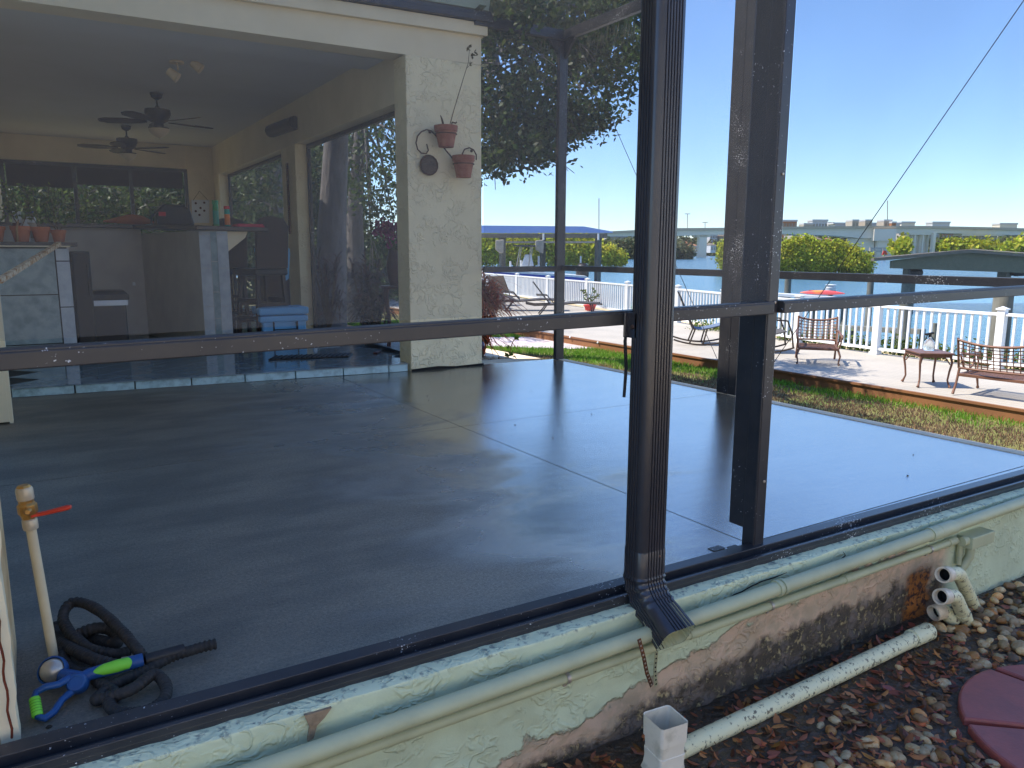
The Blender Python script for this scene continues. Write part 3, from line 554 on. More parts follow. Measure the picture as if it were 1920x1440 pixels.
mb = MB(); mb.tube([(3.38, 1.6955, -.123), (3.415, 1.6955, -.123)], .020, 12); part('fitting', mb, M['pipe_g'], JB, smooth=50)
# three drain pipe ends beside the wall
def drain_end(O, K, B, r_, lab):
    T_ = thing('drain_outlet', lab, 'drain pipe', tuple(B), 'open ends of the drain pipes beside the wall')
    O, K, B = Vector(O), Vector(K), Vector(B); a = (O-K).normalized(); c_ = (B-K).normalized()
    pts = [O-a*.062] + [K+a*.028*(1-s)**2+c_*.035*s*s for s in (.1, .35, .6, .8, 1)]+[B]
    mb = MB(); mb.tube(pts, r_, 18); part('pipe_bend', mb, M['pipe_old'], T_, smooth=50)
    mb = MB(); nrm = a
    u = nrm.cross(Vector((0, 0, 1))).normalized(); v = nrm.cross(u); N = 22; V_ = []
    prof_ = [(r_*1.0, -.05), (r_*1.17, -.048), (r_*1.17, 0), (r_*.93, .0), (r_*.90, -.022), (r_*.86, -.026), (r_*.80, -.058), (.001, -.06)]
    for rr, s in prof_: V_ += [O+nrm*s+(u*math.cos(2*math.pi*k/N)+v*math.sin(2*math.pi*k/N))*rr for k in range(N)]
    mb.add(V_, [(i*N+k, i*N+(k+1) % N, (i+1)*N+(k+1) % N, (i+1)*N+k) for i in range(len(prof_)-1) for k in range(N)]); mb.mi = [1 if i//N >= 5 else 0 for i in range(len(mb.f))]
    part('socket', mb, [M['pipe_in'], M['matblack']], T_, smooth=40)  # near-black inside paints the shade in the pipe mouth
    c2 = B+(K-B)*.35; mb = MB(); d_ = (K-B).normalized(); mb.tube([c2-d_*.02, c2+d_*.02], r_*1.08, 18); part('coupling', mb, M['pipe_old'], T_, smooth=50)
drain_end(ay(1768, 1078, 1.60), ay(1797, 1074, 1.615), az(1826, 1138, -.45), .028, 'highest of the three green drain pipe ends against the wall')
drain_end(ay(1763, 1119, 1.575), ay(1790, 1116, 1.58), az(1815, 1170, -.46), .028, 'middle green drain pipe end, bent, between the other two')
O_ = az(1750, 1150, -.385); drain_end(O_, O_+Vector((.055, -.012, .006)), O_+Vector((.115, -.028, -.05)), .029, 'lowest, stubby drain pipe end lying beside the pebbles')
# ground pipe
GP = thing('ground_pipe', 'chipped pale green pipe lying on the soil along the foot of the wall', 'pipe', (2.3, 1.61, -.41))
a_, b_ = Vector((1.60, 1.603, -.434)), Vector((3.02, 1.618, -.418)); mb = MB(); mb.tube([a_+(b_-a_)*k/12 for k in range(13)], .031, 18); part('pipe_run', mb, M['pipe_old'], GP, smooth=50)
mb = MB(); mb.tube([b_-Vector((.10, 0, 0)), b_+Vector((.02, 0, 0))], .036, 18); mb.lathe([(.001, .02), (.029, .012), (.036, 0)], T=Matrix.Translation(b_+Vector((.02, 0, 0))) @ Matrix.Rotation(R(90), 4, 'Y'), n=18); part('coupling', mb, M['pipe_old'], GP, smooth=50)
# white downspout adapter standing in the mulch
AD = thing('downspout_adapter', 'dirty white square pipe adapter with open top below the downspout', 'pipe adapter', (1.56, 1.57, -.45))
def rrect(h, r_, n=5): return [Vector((sx*(h-r_)+r_*math.cos(a), sy*(h-r_)+r_*math.sin(a))) for sx, sy, a0 in ((1, 1, 0), (-1, 1, 90), (-1, -1, 180), (1, -1, 270)) for a in [R(a0+90*k/n) for k in range(n+1)]]
c_ = Vector((1.532, 1.575, 0)); ang = R(-6); XR, YR = (math.cos(ang), math.sin(ang), 0), (-math.sin(ang), math.cos(ang), 0)
mb = loft([((c_.x, c_.y, z), XR, YR, s) for z, s in ((-.275, .95), (-.272, 1.02), (-.338, 1.0), (-.341, .93), (-.378, .90), (-.380, .94), (-.41, .92), (-.435, .98), (-.47, 1.2))], rrect(.050, .012)); part('outer_wall', mb, M['white_old'], AD, smooth=40)
mb = loft([((c_.x, c_.y, z), XR, YR, s) for z, s in ((-.275, .93), (-.33, .90), (-.44, .85))], rrect(.050, .012)); part('inner_wall', mb, M['white_old'], AD, smooth=40)
# perforated straps
def strap(name, pts, w_, mt, lab):
    T_ = thing(name, lab, 'strap', tuple(pts[-1])); mb = MB()
    for p, q in zip(pts, pts[1:]): mb.bar(p, q, w_, .0015, (0, -1, 0))
    part('band', mb, mt, T_); n = 9
    mb = MB(); tot = [Vector(p) for p in pts]
    for i in range(len(tot)-1):
        for k in range(4):
            c = tot[i].lerp(tot[i+1], (k+.5)/4)+Vector((0, -.0012, 0)); mb.lathe([(.0001, 0), (.0036, 0), (.0034, .0006), (.0001, .0006)], T=Matrix.Translation(c) @ Matrix.Rotation(R(90), 4, 'X'), n=8)
    part('holes', mb, M['zinc'] if mt is M['strap_d'] else M['matblack'], T_)
strap('pipe_strap', [ay(1198, 1198, 1.655), ay(1207, 1232, 1.64), ay(1213, 1262, 1.66), ay(1222, 1286, 1.70)], .014, M['strap_d'], 'dark perforated metal strap hanging down in front of the green wall')
strap('pipe_strap', [ay(1231, 1222, 1.735), ay(1228, 1255, 1.74), ay(1230, 1286, 1.745)], .014, M['strap_g'], 'pale green painted perforated strap behind the dark one')
mb = MB(); P_ = [(.485, wall_y(.5)-.010, -.012), (.555, wall_y(.5)-.010, -.014), (.535, wall_y(.5)-.011, -.035), (.515, wall_y(.5)-.011, -.05), (.505, wall_y(.5)-.011, -.082), (.49, wall_y(.5)-.011, -.085), (.497, wall_y(.5)-.010, -.05)]
mb.prism(P_, (0, .01, 0)); part('chip', mb, mat('bare_mortar', (.30, .25, .20), .95, 0, (.18, .15, .12), 40, bump=.6), WL, label='grey brown chip where the green paint has broken off')
# ---- round red stepping stone of wedge bricks
SS = thing('stepping_stone', 'round dark red stepping stone of wedge shaped blocks in the pebbles', 'stepping stone', (2.86, .9, ZG))
cc_ = Vector((2.88, .88)); RS = .465
hubc = Vector((3.06, .74))
for k in range(9):
    a0, a1 = R(58+40*k+1.2), R(58+40*(k+1)-1.2); V2 = []
    def hit(a):   # from hub out to the circle
        d = Vector((math.cos(a), math.sin(a))); o2 = hubc-cc_; bb = o2.dot(d); return hubc+d*(-bb+math.sqrt(bb*bb-o2.dot(o2)+RS*RS))
    V2 = [hubc+Vector((math.cos(a), math.sin(a)))*.11 for a in np.linspace(a1, a0, 4)]+[hit(a) for a in np.linspace(a0, a1, 9)]
    mb = MB(); mb.prism([(p.x, p.y, ZG+.028) for p in V2], (0, 0, -.05)); part('wedge_block', mb, M['paver'], SS, bevel=.009)
# ---- pebbles, leaf litter
def blobs(name, n, pts, size, cols, rr, **kw):
    bm = bmesh.new(); bmesh.ops.create_icosphere(bm, subdivisions=2, radius=1); bv = np.array([v.co[:] for v in bm.verts]); bf = np.array([[v.index for v in f.verts] for f in bm.faces]); bm.free()
    nv, nf = len(bv), len(bf); V_ = np.zeros((n, nv, 3)); colr = np.zeros((n, nv, 4))
    for i in range(n):
        ph = rr.uniform(0, 6.28, 6); q = bv*(1+.10*np.sin(bv[:, [1]]*2.3+ph[0])+.08*np.sin(bv[:, [0]]*3.1+ph[1])+.05*np.sin(bv[:, [2]]*4+ph[2]))
        s = size*rr.uniform(.45, 1.25)*(1.35 if rr.random() < .12 else 1); q = q*np.array([1, rr.uniform(.62, .95), rr.uniform(.42, .7)])*s
        a = ph[3]; ca, sa = math.cos(a), math.sin(a); b2 = rr.normal()*.35; cb, sb = math.cos(b2), math.sin(b2)
        q = q @ np.array([[1, 0, 0], [0, cb, sb], [0, -sb, cb]]) @ np.array([[ca, sa, 0], [-sa, ca, 0], [0, 0, 1]])
        V_[i] = q+np.array(pts[i])+np.array([0, 0, s*.25]); c = np.array(cols[rr.integers(len(cols))])*rr.uniform(.75, 1.4); colr[i, :, :3] = c; colr[i, :, 3] = 1
    me = bpy.data.meshes.new(name); me.vertices.add(n*nv); me.vertices.foreach_set('co', V_.ravel()); me.loops.add(n*nf*3); me.loops.foreach_set('vertex_index', (bf[None]+(np.arange(n)*nv)[:, None, None]).ravel())
    me.polygons.add(n*nf); me.polygons.foreach_set('loop_start', np.arange(0, n*nf*3, 3)); me.update(calc_edges=True); me.shade_smooth()
    at = me.color_attributes.new('tint', 'FLOAT_COLOR', 'POINT'); at.data.foreach_set('color', colr.ravel())
    me.materials.append(mat(name+'_stone', (1, 1, 1), .42, 0, (.62, .55, .48), 60, ndetail=8, tint=True, fac=(.4, .65), bump=.15, bscale=90, bdist=.002)); o = bpy.data.objects.new(name, me); COL.objects.link(o); return tag(o, **kw)
PC = [(.95, .62, .30), (.80, .40, .16), (.90, .70, .42), (.62, .52, .36), (.58, .42, .24), (.85, .68, .44), (.60, .44, .28), (.55, .30, .12), (.30, .22, .16), (.85, .70, .48), (.52, .34, .20)]
def inst(x, y): return (Vector((x, y))-cc_).length > RS+.02
pp = []; r2 = np.random.default_rng(3)
while len(pp) < 3000:
    x, y = r2.uniform(.8, 5.2), r2.uniform(.2, 1.72); 
    if y > wall_y(x)-.04 or not inst(x, y): continue
    if x < 3.05 and y > 1.55: continue
    dn = mnoise.noise(Vector((x*2.6, y*2.6, 4)))
    w_ = (1.0 if x > 3.0 else (.75 if y < 1.35 else .16))*(1 if dn > -.05 or x > 3.0 else .30)
    if x < 1.9 and y > 1.35: w_ *= .5
    if r2.random() < w_: pp.append((x, y, ZG-.004+(.012 if x > 3.2 and r2.random() < .5 else 0)))
blobs('gravel', len(pp), pp, .0245, PC, r2, kind='stuff')
n = 9500; cx_ = r2.uniform(.6, 4.6, n); cy_ = r2.uniform(.2, 1.74, n); kp = np.array([inst(a, b_) and b_ < wall_y(a)-.02 and not (a < 3.05 and abs(b_-1.61) < .045) and r2.random() < (1 if a < 3.1 else .35) for a, b_ in zip(cx_, cy_)]); c3 = np.stack([cx_, cy_, ZG+r2.uniform(.001, .014, n)], 1)[kp]
lit = mat('wet_dead_leaves', (.34, .13, .06), .3, 0, (.16, .075, .045), 8, tint=True)
N4 = len(c3); a = r2.normal(size=(N4, 3))*np.array([1, 1, .22]); a /= np.linalg.norm(a, axis=1)[:, None]; u_ = np.array([0, 0, 1.])+r2.normal(size=(N4, 3))*.35; bb = np.cross(a, u_); bb /= np.linalg.norm(bb, axis=1)[:, None]; nn = np.cross(bb, a); nn *= np.sign(nn[:, 2:3])
sz = (.017*r2.uniform(.35, 1.7, N4))[:, None]; asp = r2.uniform(.22, .5, N4)[:, None]; cur = r2.uniform(0, .35, N4)[:, None]
v = np.stack([c3-a*sz+nn*sz*cur, c3-a*sz*.35-bb*sz*asp, c3+a*sz*.4-bb*sz*asp*.85, c3+a*sz+nn*sz*cur*.8, c3+a*sz*.4+bb*sz*asp*.9, c3-a*sz*.35+bb*sz*asp], 1).reshape(-1, 3)
me = bpy.data.meshes.new('leaf_litter'); me.vertices.add(6*N4); me.vertices.foreach_set('co', v.ravel()); me.loops.add(8*N4)
me.loops.foreach_set('vertex_index', (np.array([0, 1, 2, 3, 0, 3, 4, 5])[None]+6*np.arange(N4)[:, None]).ravel()); me.polygons.add(2*N4); me.polygons.foreach_set('loop_start', np.arange(0, 8*N4, 4)); me.update(calc_edges=True)
tn = r2.uniform(.3, 2.2, N4); cc4 = np.stack([tn, tn*r2.uniform(.75, 1.35, N4), tn*r2.uniform(.7, 1.5, N4), np.ones(N4)], 1); me.color_attributes.new('tint', 'FLOAT_COLOR', 'POINT').data.foreach_set('color', np.repeat(cc4, 6, 0).ravel()); me.materials.append(lit); o = bpy.data.objects.new('leaf_litter', me); COL.objects.link(o); tag(o, kind='stuff')
mb = MB()
for k in range(70):
    x, y = random.uniform(1.2, 4.2), random.uniform(.6, 1.6)
    if not inst(x, y): continue
    a = random.uniform(0, 6.28); l_ = random.uniform(.03, .09); z = ZG+.015
    mb.tube([(x, y, z), (x+math.cos(a)*l_/2, y+math.sin(a)*l_/2, z+.006), (x+math.cos(a+.3)*l_, y+math.sin(a+.3)*l_, z)], .0016, 4)
mb.build('twigs', M['twig'], kind='stuff')
# ================================================================== HOUSE
HS = thing('house', 'cream stucco house with a covered lanai opening onto the patio', 'house', (-.3, 6.9, 0))
mb = MB()
mb.box(3.02, 3.80, 6.70, 6.97, -.02, 2.87); part('column', mb, M['cream'], HS, bevel=.008)
mb = MB(); mb.prism([(3.02, 6.688, -.01), (3.81, 6.688, -.01), (3.81, 6.688, .022), (3.5, 6.688, .014), (3.3, 6.688, .03), (3.02, 6.688, .018)], (0, .011, 0)); part('foot_line', mb, M['matblack'], HS)  # near-black strip along the foot of the column
mb = MB(); mb.prism([(-.6, 7.05, 2.93), (3.80, 6.70, 2.872), (3.80, 6.70, 3.14), (-.6, 7.05, 3.16)], (0, .27, 0)); part('beam', mb, M['cream_s'], HS)
mb = MB(); mb.prism([(-.6, 7.00, 3.14), (3.84, 6.645, 3.125), (3.84, 6.645, 3.235), (-.6, 7.00, 3.25)], (0, .4, 0)); part('frieze', mb, M['cream_s'], HS, bevel=.004)
mb = MB(); mb.prism([(-.6, 6.95, 3.255), (3.87, 6.60, 3.238), (3.87, 6.60, 3.33), (-.6, 6.95, 3.36)], (0, .1, 0)); part('gutter', mb, M['bronze'], HS, bevel=.01)
mb = MB(); mb.prism([(2.9, 6.66, 3.335), (3.83, 6.585, 3.33), (3.83, 6.585, 3.45), (2.9, 6.66, 3.45)], (0, .3, 0)); part('flashing', mb, mat('pale_green_metal', (.30, .40, .36), .6), HS)
mb = MB(); mb.box(-.30, 3.35, 7.26, 7.72, 2.93, 3.2); part('soffit', mb, M['ceil'], HS)
mb = MB(); mb.box(-.30, 3.35, 7.72, 15.75, 3.02, 3.3); part('ceiling', mb, M['ceil'], HS)
# right side wall: lintel, pillar, sill, corner
mb = MB(); mb.box(3.05, 3.20, 6.97, 15.7, 2.50, 3.02); part('lintel', mb, M['cream_s'], HS)
mb = MB(); mb.box(3.05, 3.20, 10.28, 10.92, .07, 2.50); part('pillar', mb, M['cream'], HS)
mb = MB(); mb.box(3.05, 3.21, 15.0, 15.7, .07, 2.50); mb.box(2.58, 3.05, 15.5, 15.7, .07, 3.02); part('corner_wall', mb, M['cream'], HS)
for (ya, yb) in ((6.98, 10.28), (10.93, 14.99)):
    mb = MB(); mb.box(3.20, 3.245, ya, ya+.045, .07, 2.5); mb.box(3.20, 3.245, yb-.05, yb, .07, 2.5); mb.box(3.20, 3.245, ya+.045, yb-.05, 2.455, 2.5); mb.box(3.20, 3.245, ya+.045, yb-.05, .07, .11); part('window_frame', mb, M['bronze'], HS)
    mb = MB(); mb.add([(3.225, ya, .1), (3.225, yb, .1), (3.225, yb, 2.47), (3.225, ya, 2.47)], [(0, 1, 2, 3)]); part('window_screen', mb, SC, HS)
# back wall with opening and dark window frames
mb = MB(); mb.box(-.3, 2.58, 15.5, 15.7, 2.60, 3.02); part('back_wall', mb, M['cream_s'], HS)
mb = MB(); mb.box(-.3, 2.58, 15.5, 15.7, .07, .95); part('back_wall', mb, M['cream_s'], HS)
mb = MB()
for x in (-.28, .75, 1.62, 2.53): mb.box(x, x+.06, 15.44, 15.5, .95, 2.60)
mb.box(-.3, 2.58, 15.44, 15.5, 2.54, 2.60); mb.box(-.3, 2.58, 15.44, 15.5, .95, 1.0); part('window_frame', mb, M['bronze'], HS)
mb = MB(); mb.box(-.2, .75, 15.455, 15.48, 2.18, 2.54); mb.box(.82, 2.5, 15.455, 15.48, 2.25, 2.54); part('window_blind', mb, mat('dark_shade', (.035, .035, .045), .8), HS)
# main body of the house to the left, walls and hip roof
mb = MB(); mb.box(-10, -.30, 2.5, 16, -.5, 7.2); part('side_wall', mb, M['cream_s'], HS)
mb = MB(); mb.box(-.9, -.125, 1.99, 2.5, .001, 3.2); mb.box(-10, -.9, 1.99, 2.5, -.5, 7.2); part('wall_end', mb, mat('stained_plaster', (.66, .58, .42), .9, 0, (.42, .30, .17), 3.5, ndetail=9, fac=(.45, .7), bump=.7, bscale=30, bdist=.01), HS)
mb = MB(); V_ = []
for k in range(60):
    z = 1.0*k/59; nz_ = mnoise.noise(Vector((1, 2, z*9)))*.010+mnoise.noise(Vector((4, 2, z*30)))*.004; V_ += [(-.150+nz_*.6, 1.976, z), (-.112+nz_, 1.984, z), (-.112+nz_*.5, 2.03, z)]
mb.add(V_, [(i*3+j, i*3+j+1, i*3+j+4, i*3+j+3) for i in range(59) for j in range(2)]); part('plaster_edge', mb, M['cream_s'], HS, smooth=60)
mb = MB(); mb.tube([(-.128+.0025*math.sin(k*1.7), 1.972-(.004 if k % 2 else 0), z) for k, z in enumerate(np.linspace(.02, .33, 14))], .0028, 5); part('rust_streak', mb, mat('rust', (.13, .03, .012), .9), HS)
mb = MB(); mb.prism([(-11, 1.2, 7.2), (.6, 1.2, 7.2), (.6, 17, 7.2), (-11, 17, 7.2)], (0, 0, .15)); mb.add([(-11, 1.2, 7.35), (.6, 1.2, 7.35), (.6, 17, 7.35), (-11, 17, 7.35), (-5.2, 7, 9.2), (-5.2, 11, 9.2)], [(0, 1, 4), (1, 2, 5, 4), (2, 3, 5), (3, 0, 4, 5)]); part('roof', mb, mat('grey_shingle', (.20, .19, .18), .9, 0, (.14, .13, .13), 20), HS)
mb = MB(); mb.add([(-.3, 6.9, 3.36), (3.9, 6.62, 3.36), (3.9, 16.2, 3.36), (-.3, 16.2, 3.36), (-.3, 11, 4.9), (1.8, 11, 4.7)], [(0, 1, 5, 4), (1, 2, 5), (2, 3, 4, 5), (0, 3, 2, 1)]); part('lanai_roof', mb, bpy.data.materials['grey_shingle'], HS)
mb = MB(); mb.box(-.30, -.286, 2.6, 5.55, .02, 2.2); part('door', mb, mat('pale_blue_paint', (.35, .55, .68), .5), HS)
mb = MB(); mb.box(-.298, -.20, 5.95, 6.08, .015, .94); mb.box(-.20, -.18, 5.97, 6.10, .0, .94); part('door_casing', mb, M['cream_s'], HS)
mb = MB(); mb.bar((-.178, 6.1, .93), (.25, 8.36, 1.19), .035, .035); part('weathered_bar', mb, mat('rusty_white_paint', (.60, .56, .48), .8, 0, (.35, .19, .07), 30, fac=(.45, .6)), HS)
# ------------------------------------------------------------------ lanai contents
ZB = .0745
BAR = thing('bar_counter', 'tall bar with dark stone top, beige sides and a pale tiled end', 'bar counter', (1.4, 9.6, ZB))
A_, B_, C_ = Vector((1.535, 8.68)), Vector((1.80, 8.58)), Vector((1.22, 10.8))
mb = MB(); mb.prism([(1.535, 8.70, ZB), (1.80, 8.60, ZB), (1.62, 10.95, ZB), (1.22, 10.80, ZB)], (0, 0, 1.34-ZB)); part('side_panel', mb, M['beige'], BAR)
mb = MB(); mb.prism([(-.28, 10.62, ZB), (1.22, 10.80, ZB), (1.22, 10.95, ZB), (-.28, 10.8, ZB)], (0, 0, 1.40-ZB)); part('back_panel', mb, M['beige'], BAR)
# tiled end: three columns of tiles
mb = MB(); ed = (Vector((1.80, 8.60))-Vector((1.535, 8.70))); nd = Vector((ed.y, -ed.x)).normalized()
def tq(u0, u1, z0, z1, e=.008):
    p = Vector((1.535, 8.70))+ed*u0; q = Vector((1.535, 8.70))+ed*u1; return [(p.x, p.y, z0), (q.x, q.y, z0), (q.x, q.y, z1), (p.x, p.y, z1)], (nd.x*e, nd.y*e, 0)
for (u0, u1, zs) in ((.0, .375, (.078, .22, .55, .95, 1.30, 1.335)), (.39, .61, (.078, .17, .42, .70, 1.02, 1.335)), (.625, 1.0, (.078, .26, .55, .95, 1.30, 1.335))):
    for z0, z1 in zip(zs, zs[1:]): P_, e_ = tq(u0, u1, z0+.003, z1-.003); mb.m = 1 if u0 == .39 else 0; mb.prism(P_, e_)
part('end_tiles', mb, [M['tile_l'], M['tile']], BAR)
mb = MB(); mb.prism([(1.50, 8.60, 1.345), (2.22, 8.55, 1.335), (2.1, 9.4, 1.34), (1.75, 11.2, 1.40), (-.28, 11.1, 1.40), (-.28, 10.5, 1.40), (1.12, 10.65, 1.40)], (0, 0, .045)); part('countertop', mb, M['counter'], BAR, bevel=.006)
mb = MB(); mb.prism([(1.805, 8.66, 1.335), (2.02, 8.64, 1.335), (1.99, 8.64, 1.27), (1.805, 8.66, 1.12)], (0, .08, 0)); part('corbel', mb, M['cream_s'], BAR)
for x, z in ((1.2, .62),):
    mb = MB(); mb.box(1.08, 1.11, 10.76, 10.79, .70, .74); part('outlet', mb, M['whitep'], BAR)
KC = thing('kitchen_counter', 'green tiled outdoor kitchen counter with a dark top at the far left', 'counter', (0, 8.9, ZB))
mb = MB(); mb.box(-.29, .31, 8.46, 10.2, ZB, 1.165); part('cabinet', mb, M['grout'], KC)
mb = MB()
for (x0, x1, zs) in ((-.27, .205, (.08, .26, .72, 1.15)), (.217, .325, (.08, .60, 1.03, 1.15))):
    for z0, z1 in zip(zs, zs[1:]): mb.m = 0 if x0 < 0 else 1; mb.box(x0, x1, 8.44, 8.46, z0+.005, z1-.005)
part('front_tiles', mb, [M['tile'], M['tile_l']], KC)
mb = MB(); mb.box(-.29, .40, 8.40, 10.2, 1.167, 1.205); part('countertop', mb, M['counter'], KC)
mb = MB(); mb.box(-.29, .34, 8.392, 8.40, 1.160, 1.172); part('edge_trim', mb, M['cream_s'], KC)
FR = thing('mini_fridge', 'black cabinet standing between the green tiled counter and the trash bin', 'fridge', (.42, 8.9, ZB))
mb = MB(); mb.box(.335, .50, 8.52, 9.2, ZB, 1.12); part('body', mb, M['black'], FR, bevel=.008)
mb = MB(); mb.box(.35, .49, 8.50, 8.518, ZB+.05, 1.10); part('door', mb, M['black'], FR, bevel=.006)
mb = MB(); mb.tube([(.47, 8.485, .7), (.47, 8.485, 1.0)], .008, 8); part('handle', mb, M['alu_d'], FR)
BN = thing('trash_bin', 'black trash bin with white liner edge showing, between fridge and bar', 'trash bin', (.64, 8.85, ZB))
mb = MB(); mb.prism([(.47, 8.7, ZB), (.80, 8.7, ZB), (.80, 8.98, ZB), (.47, 8.98, ZB)], (0, 0, .54)); part('bin_body', mb, M['black'], BN, bevel=.02)
mb = MB(); mb.box(.455, .815, 8.685, 8.995, .585, .64); part('liner', mb, M['whitep'], BN, bevel=.006)
mb = MB(); mb.box(.445, .83, 8.675, 9.0, .64, .70); mb.prism([(.455, 8.68, .70), (.82, 8.68, .70), (.79, 8.72, .735), (.49, 8.72, .735)], (0, .28, 0)); part('lid', mb, M['black'], BN, bevel=.012)
def pot(name, label, c, r_, h, mt, group=None, T=None, n=20):
    T_ = thing(name, label, 'flower pot', tuple(c), group)
    pr = [(.001, 0), (r_*.66, 0), (r_*.92, h*.74), (r_*1.0, h*.75), (r_*1.03, h), (r_*.92, h), (r_*.88, h*.85), (.001, h*.85)]
    mb = MB(); mb.lathe(pr, c, n=n) if T is None else mb.lathe(pr, T=T, n=n); part('pot_body', mb, mt, T_, smooth=35)
    return T_
PG = 'terracotta pots on the tiled counter'
for k, (px, r_, hh, labl) in enumerate(((-8, .085, .14, 'leftmost terracotta pot on the tiled counter, cut by the picture edge'), (41, .085, .145, 'wide terracotta pot with a straggly trailing stem over the counter'), (78, .080, .14, 'bright terracotta pot, third from the left on the tiled counter'), (111, .066, .115, 'smallest terracotta pot at the right end of the tiled counter'))):
    p = ay(px, 452, 8.62); p.z = 1.206; T_ = pot('flower_pot', labl, p, r_, hh, M['terra'], PG)
    c = []; 
    for s_ in range(5):
        a = random.uniform(0, 6.28); h = random.uniform(.18, .42); b_ = p+Vector((math.cos(a)*.04, math.sin(a)*.04, hh*.85)); e_ = b_+Vector((math.cos(a)*.07, math.sin(a)*.07, h))
        c += [tuple(b_.lerp(e_, q)) for q in np.linspace(.35, 1.05, 9)]
    cc2 = np.array(c); cc2 = np.repeat(cc2, 3, 0)+rng.normal(size=(len(c)*3, 3))*.014
    leafmesh('plant_leaves', M['leaf_m'], cc2, .024, rng, parent=T_, tintlo=.9, tinthi=1.9)
    mb = MB()
    for q in range(0, len(c), 9): mb.tube([tuple(p+Vector((0, 0, hh*.8))), c[q], c[q+8]], .003, 4)
    part('plant_stems', mb, M['twig'], T_)
    if k == 1: mb = MB(); mb.tube([tuple(p+Vector((-.01, -.02, .2))), tuple(p+Vector((-.03, -.10, .12))), tuple(p+Vector((-.035, -.11, -.06))), tuple(p+Vector((-.01, -.11, -.19))), tuple(p+Vector((.0, -.11, -.235)))], [.006, .010, .010, .008, .003], 7); part('trailing_stem', mb, mat('dry_stem', (.30, .20, .11), .8), T_, smooth=60)
def bottle(name, label, x, y, z, r_, h, mats, kind='bottle', neck=.45, group=None):
    T_ = thing(name, label, kind, (x, y, z), group)
    mb = MB(); mb.lathe([(.001, 0), (r_, 0), (r_, h*.74), (r_*neck, h*.86), (r_*neck, h*.88), (.001, h*.88)], (x, y, z), 16); part('bottle_body', mb, mats[0], T_, smooth=40)
    mb = MB(); mb.lathe([(.001, h*.86), (r_*neck*1.25, h*.86), (r_*neck*1.2, h), (.001, h)], (x, y, z), 14); part('cap', mb, mats[1], T_, smooth=40)
    if len(mats) > 2: mb = MB(); mb.lathe([(r_*1.02, h*.12), (r_*1.02, h*.62)], (x, y, z), 16); part('paper_label', mb, mats[2], T_, smooth=40)
    return T_
p = ay(33, 420, 8.85); bottle('bottle', 'white bottle with dark red band behind the terracotta pots', p.x, p.y, 1.206, .042, .29, (M['whitep'], M['whitep'], M['mahog']), neck=.7)
p = ay(46, 420, 8.8); bottle('bottle', 'short plain white bottle between two taller bottles behind the pots', p.x, p.y, 1.206, .038, .21, (M['whitep'], M['whitep']), neck=.5)
p = ay(58, 420, 8.85); bottle('bottle', 'pale bottle with dark blue cap behind the pots', p.x, p.y, 1.206, .045, .30, (M['whitep'], M['blue'], M['canvas']), neck=.6)
p = ay(406, 425, 9.3); bottle('spray_can', 'tall green spray can standing on the dark bar top', p.x, p.y, 1.39, .032, .30, (M['green_can'], M['green_can'], M['teal']), 'spray can', neck=.9)
p = ay(427, 425, 9.2); bottle('spray_can', 'teal and orange can with red cap at the bar end', p.x, p.y, 1.39, .030, .235, (M['teal'], M['redp'], M['orange']), 'spray can', neck=.9)
BG = thing('tool_bag', 'black soft tool bag with side strap lying on the bar top', 'bag', (1.75, 10.2, 1.43)); p0 = ay(292, 424, 10.75); p1 = ay(358, 424, 10.75)
mb = MB(); mb.prism([(p0.x, 10.72, 1.447), (p1.x+.05, 10.72, 1.447), (p1.x, 10.72, 1.66), (p1.x-.08, 10.72, 1.70), (p0.x+.10, 10.72, 1.71), (p0.x+.02, 10.72, 1.62)], (0, .22, 0)); part('bag_body', mb, M['black'], BG, bevel=.03)
mb = MB(); mb.tube([(p0.x+.05, 10.70, 1.64), (p0.x-.05, 10.66, 1.55), (p0.x-.06, 10.66, 1.46), (p0.x+.02, 10.68, 1.45)], .012, 6); part('shoulder_strap', mb, M['blackrub'], BG)
mb = MB(); mb.box(p0.x+.04, p0.x+.12, 10.70, 10.717, 1.56, 1.61); part('badge', mb, M['redp'], BG)
p0 = ay(195, 428, 10.78); p1 = ay(290, 428, 10.78)
mb = MB(); N = 14; mb.tube([(p0.x+(p1.x-p0.x)*k/N, 10.80, 1.447+.035+.03*math.sin(math.pi*(k/N)**1.3)) for k in range(N+1)], [.012+.05*math.sin(math.pi*(k/N)**1.3) for k in range(N+1)], 12, flat=1)
mb.build('seat_cushion', mat('rust_orange_cloth', (.36, .12, .05), .9, 0, (.24, .10, .06), 10), smooth=60, label='long rust orange bundle of cloth lying on the bar top', cat='cloth')
SG = thing('wall_sign', 'small white hanging board with dark heart shapes beside the green can', 'sign', tuple(ay(374, 395, 15.40)))
q = [ay(359, 375, 15.44), ay(392, 375, 15.44), ay(392, 418, 15.44), ay(360, 418, 15.44)]; mb = MB(); mb.prism(q, (0, -.02, 0)); part('board', mb, M['whitep'], SG)
mb = MB()
for (x, y) in ((367, 381), (383, 380), (367, 396), (374, 403), (383, 395), (376, 390)):
    p = ay(x, y, 15.405); mb = MB(); mb.lathe([(.001, 0), (.022, 0), (.022, .004), (.001, .004)], T=Matrix.Translation(p) @ Matrix.Rotation(R(90), 4, 'X'), n=6); part('heart_mark', mb, M['mahog'], SG)

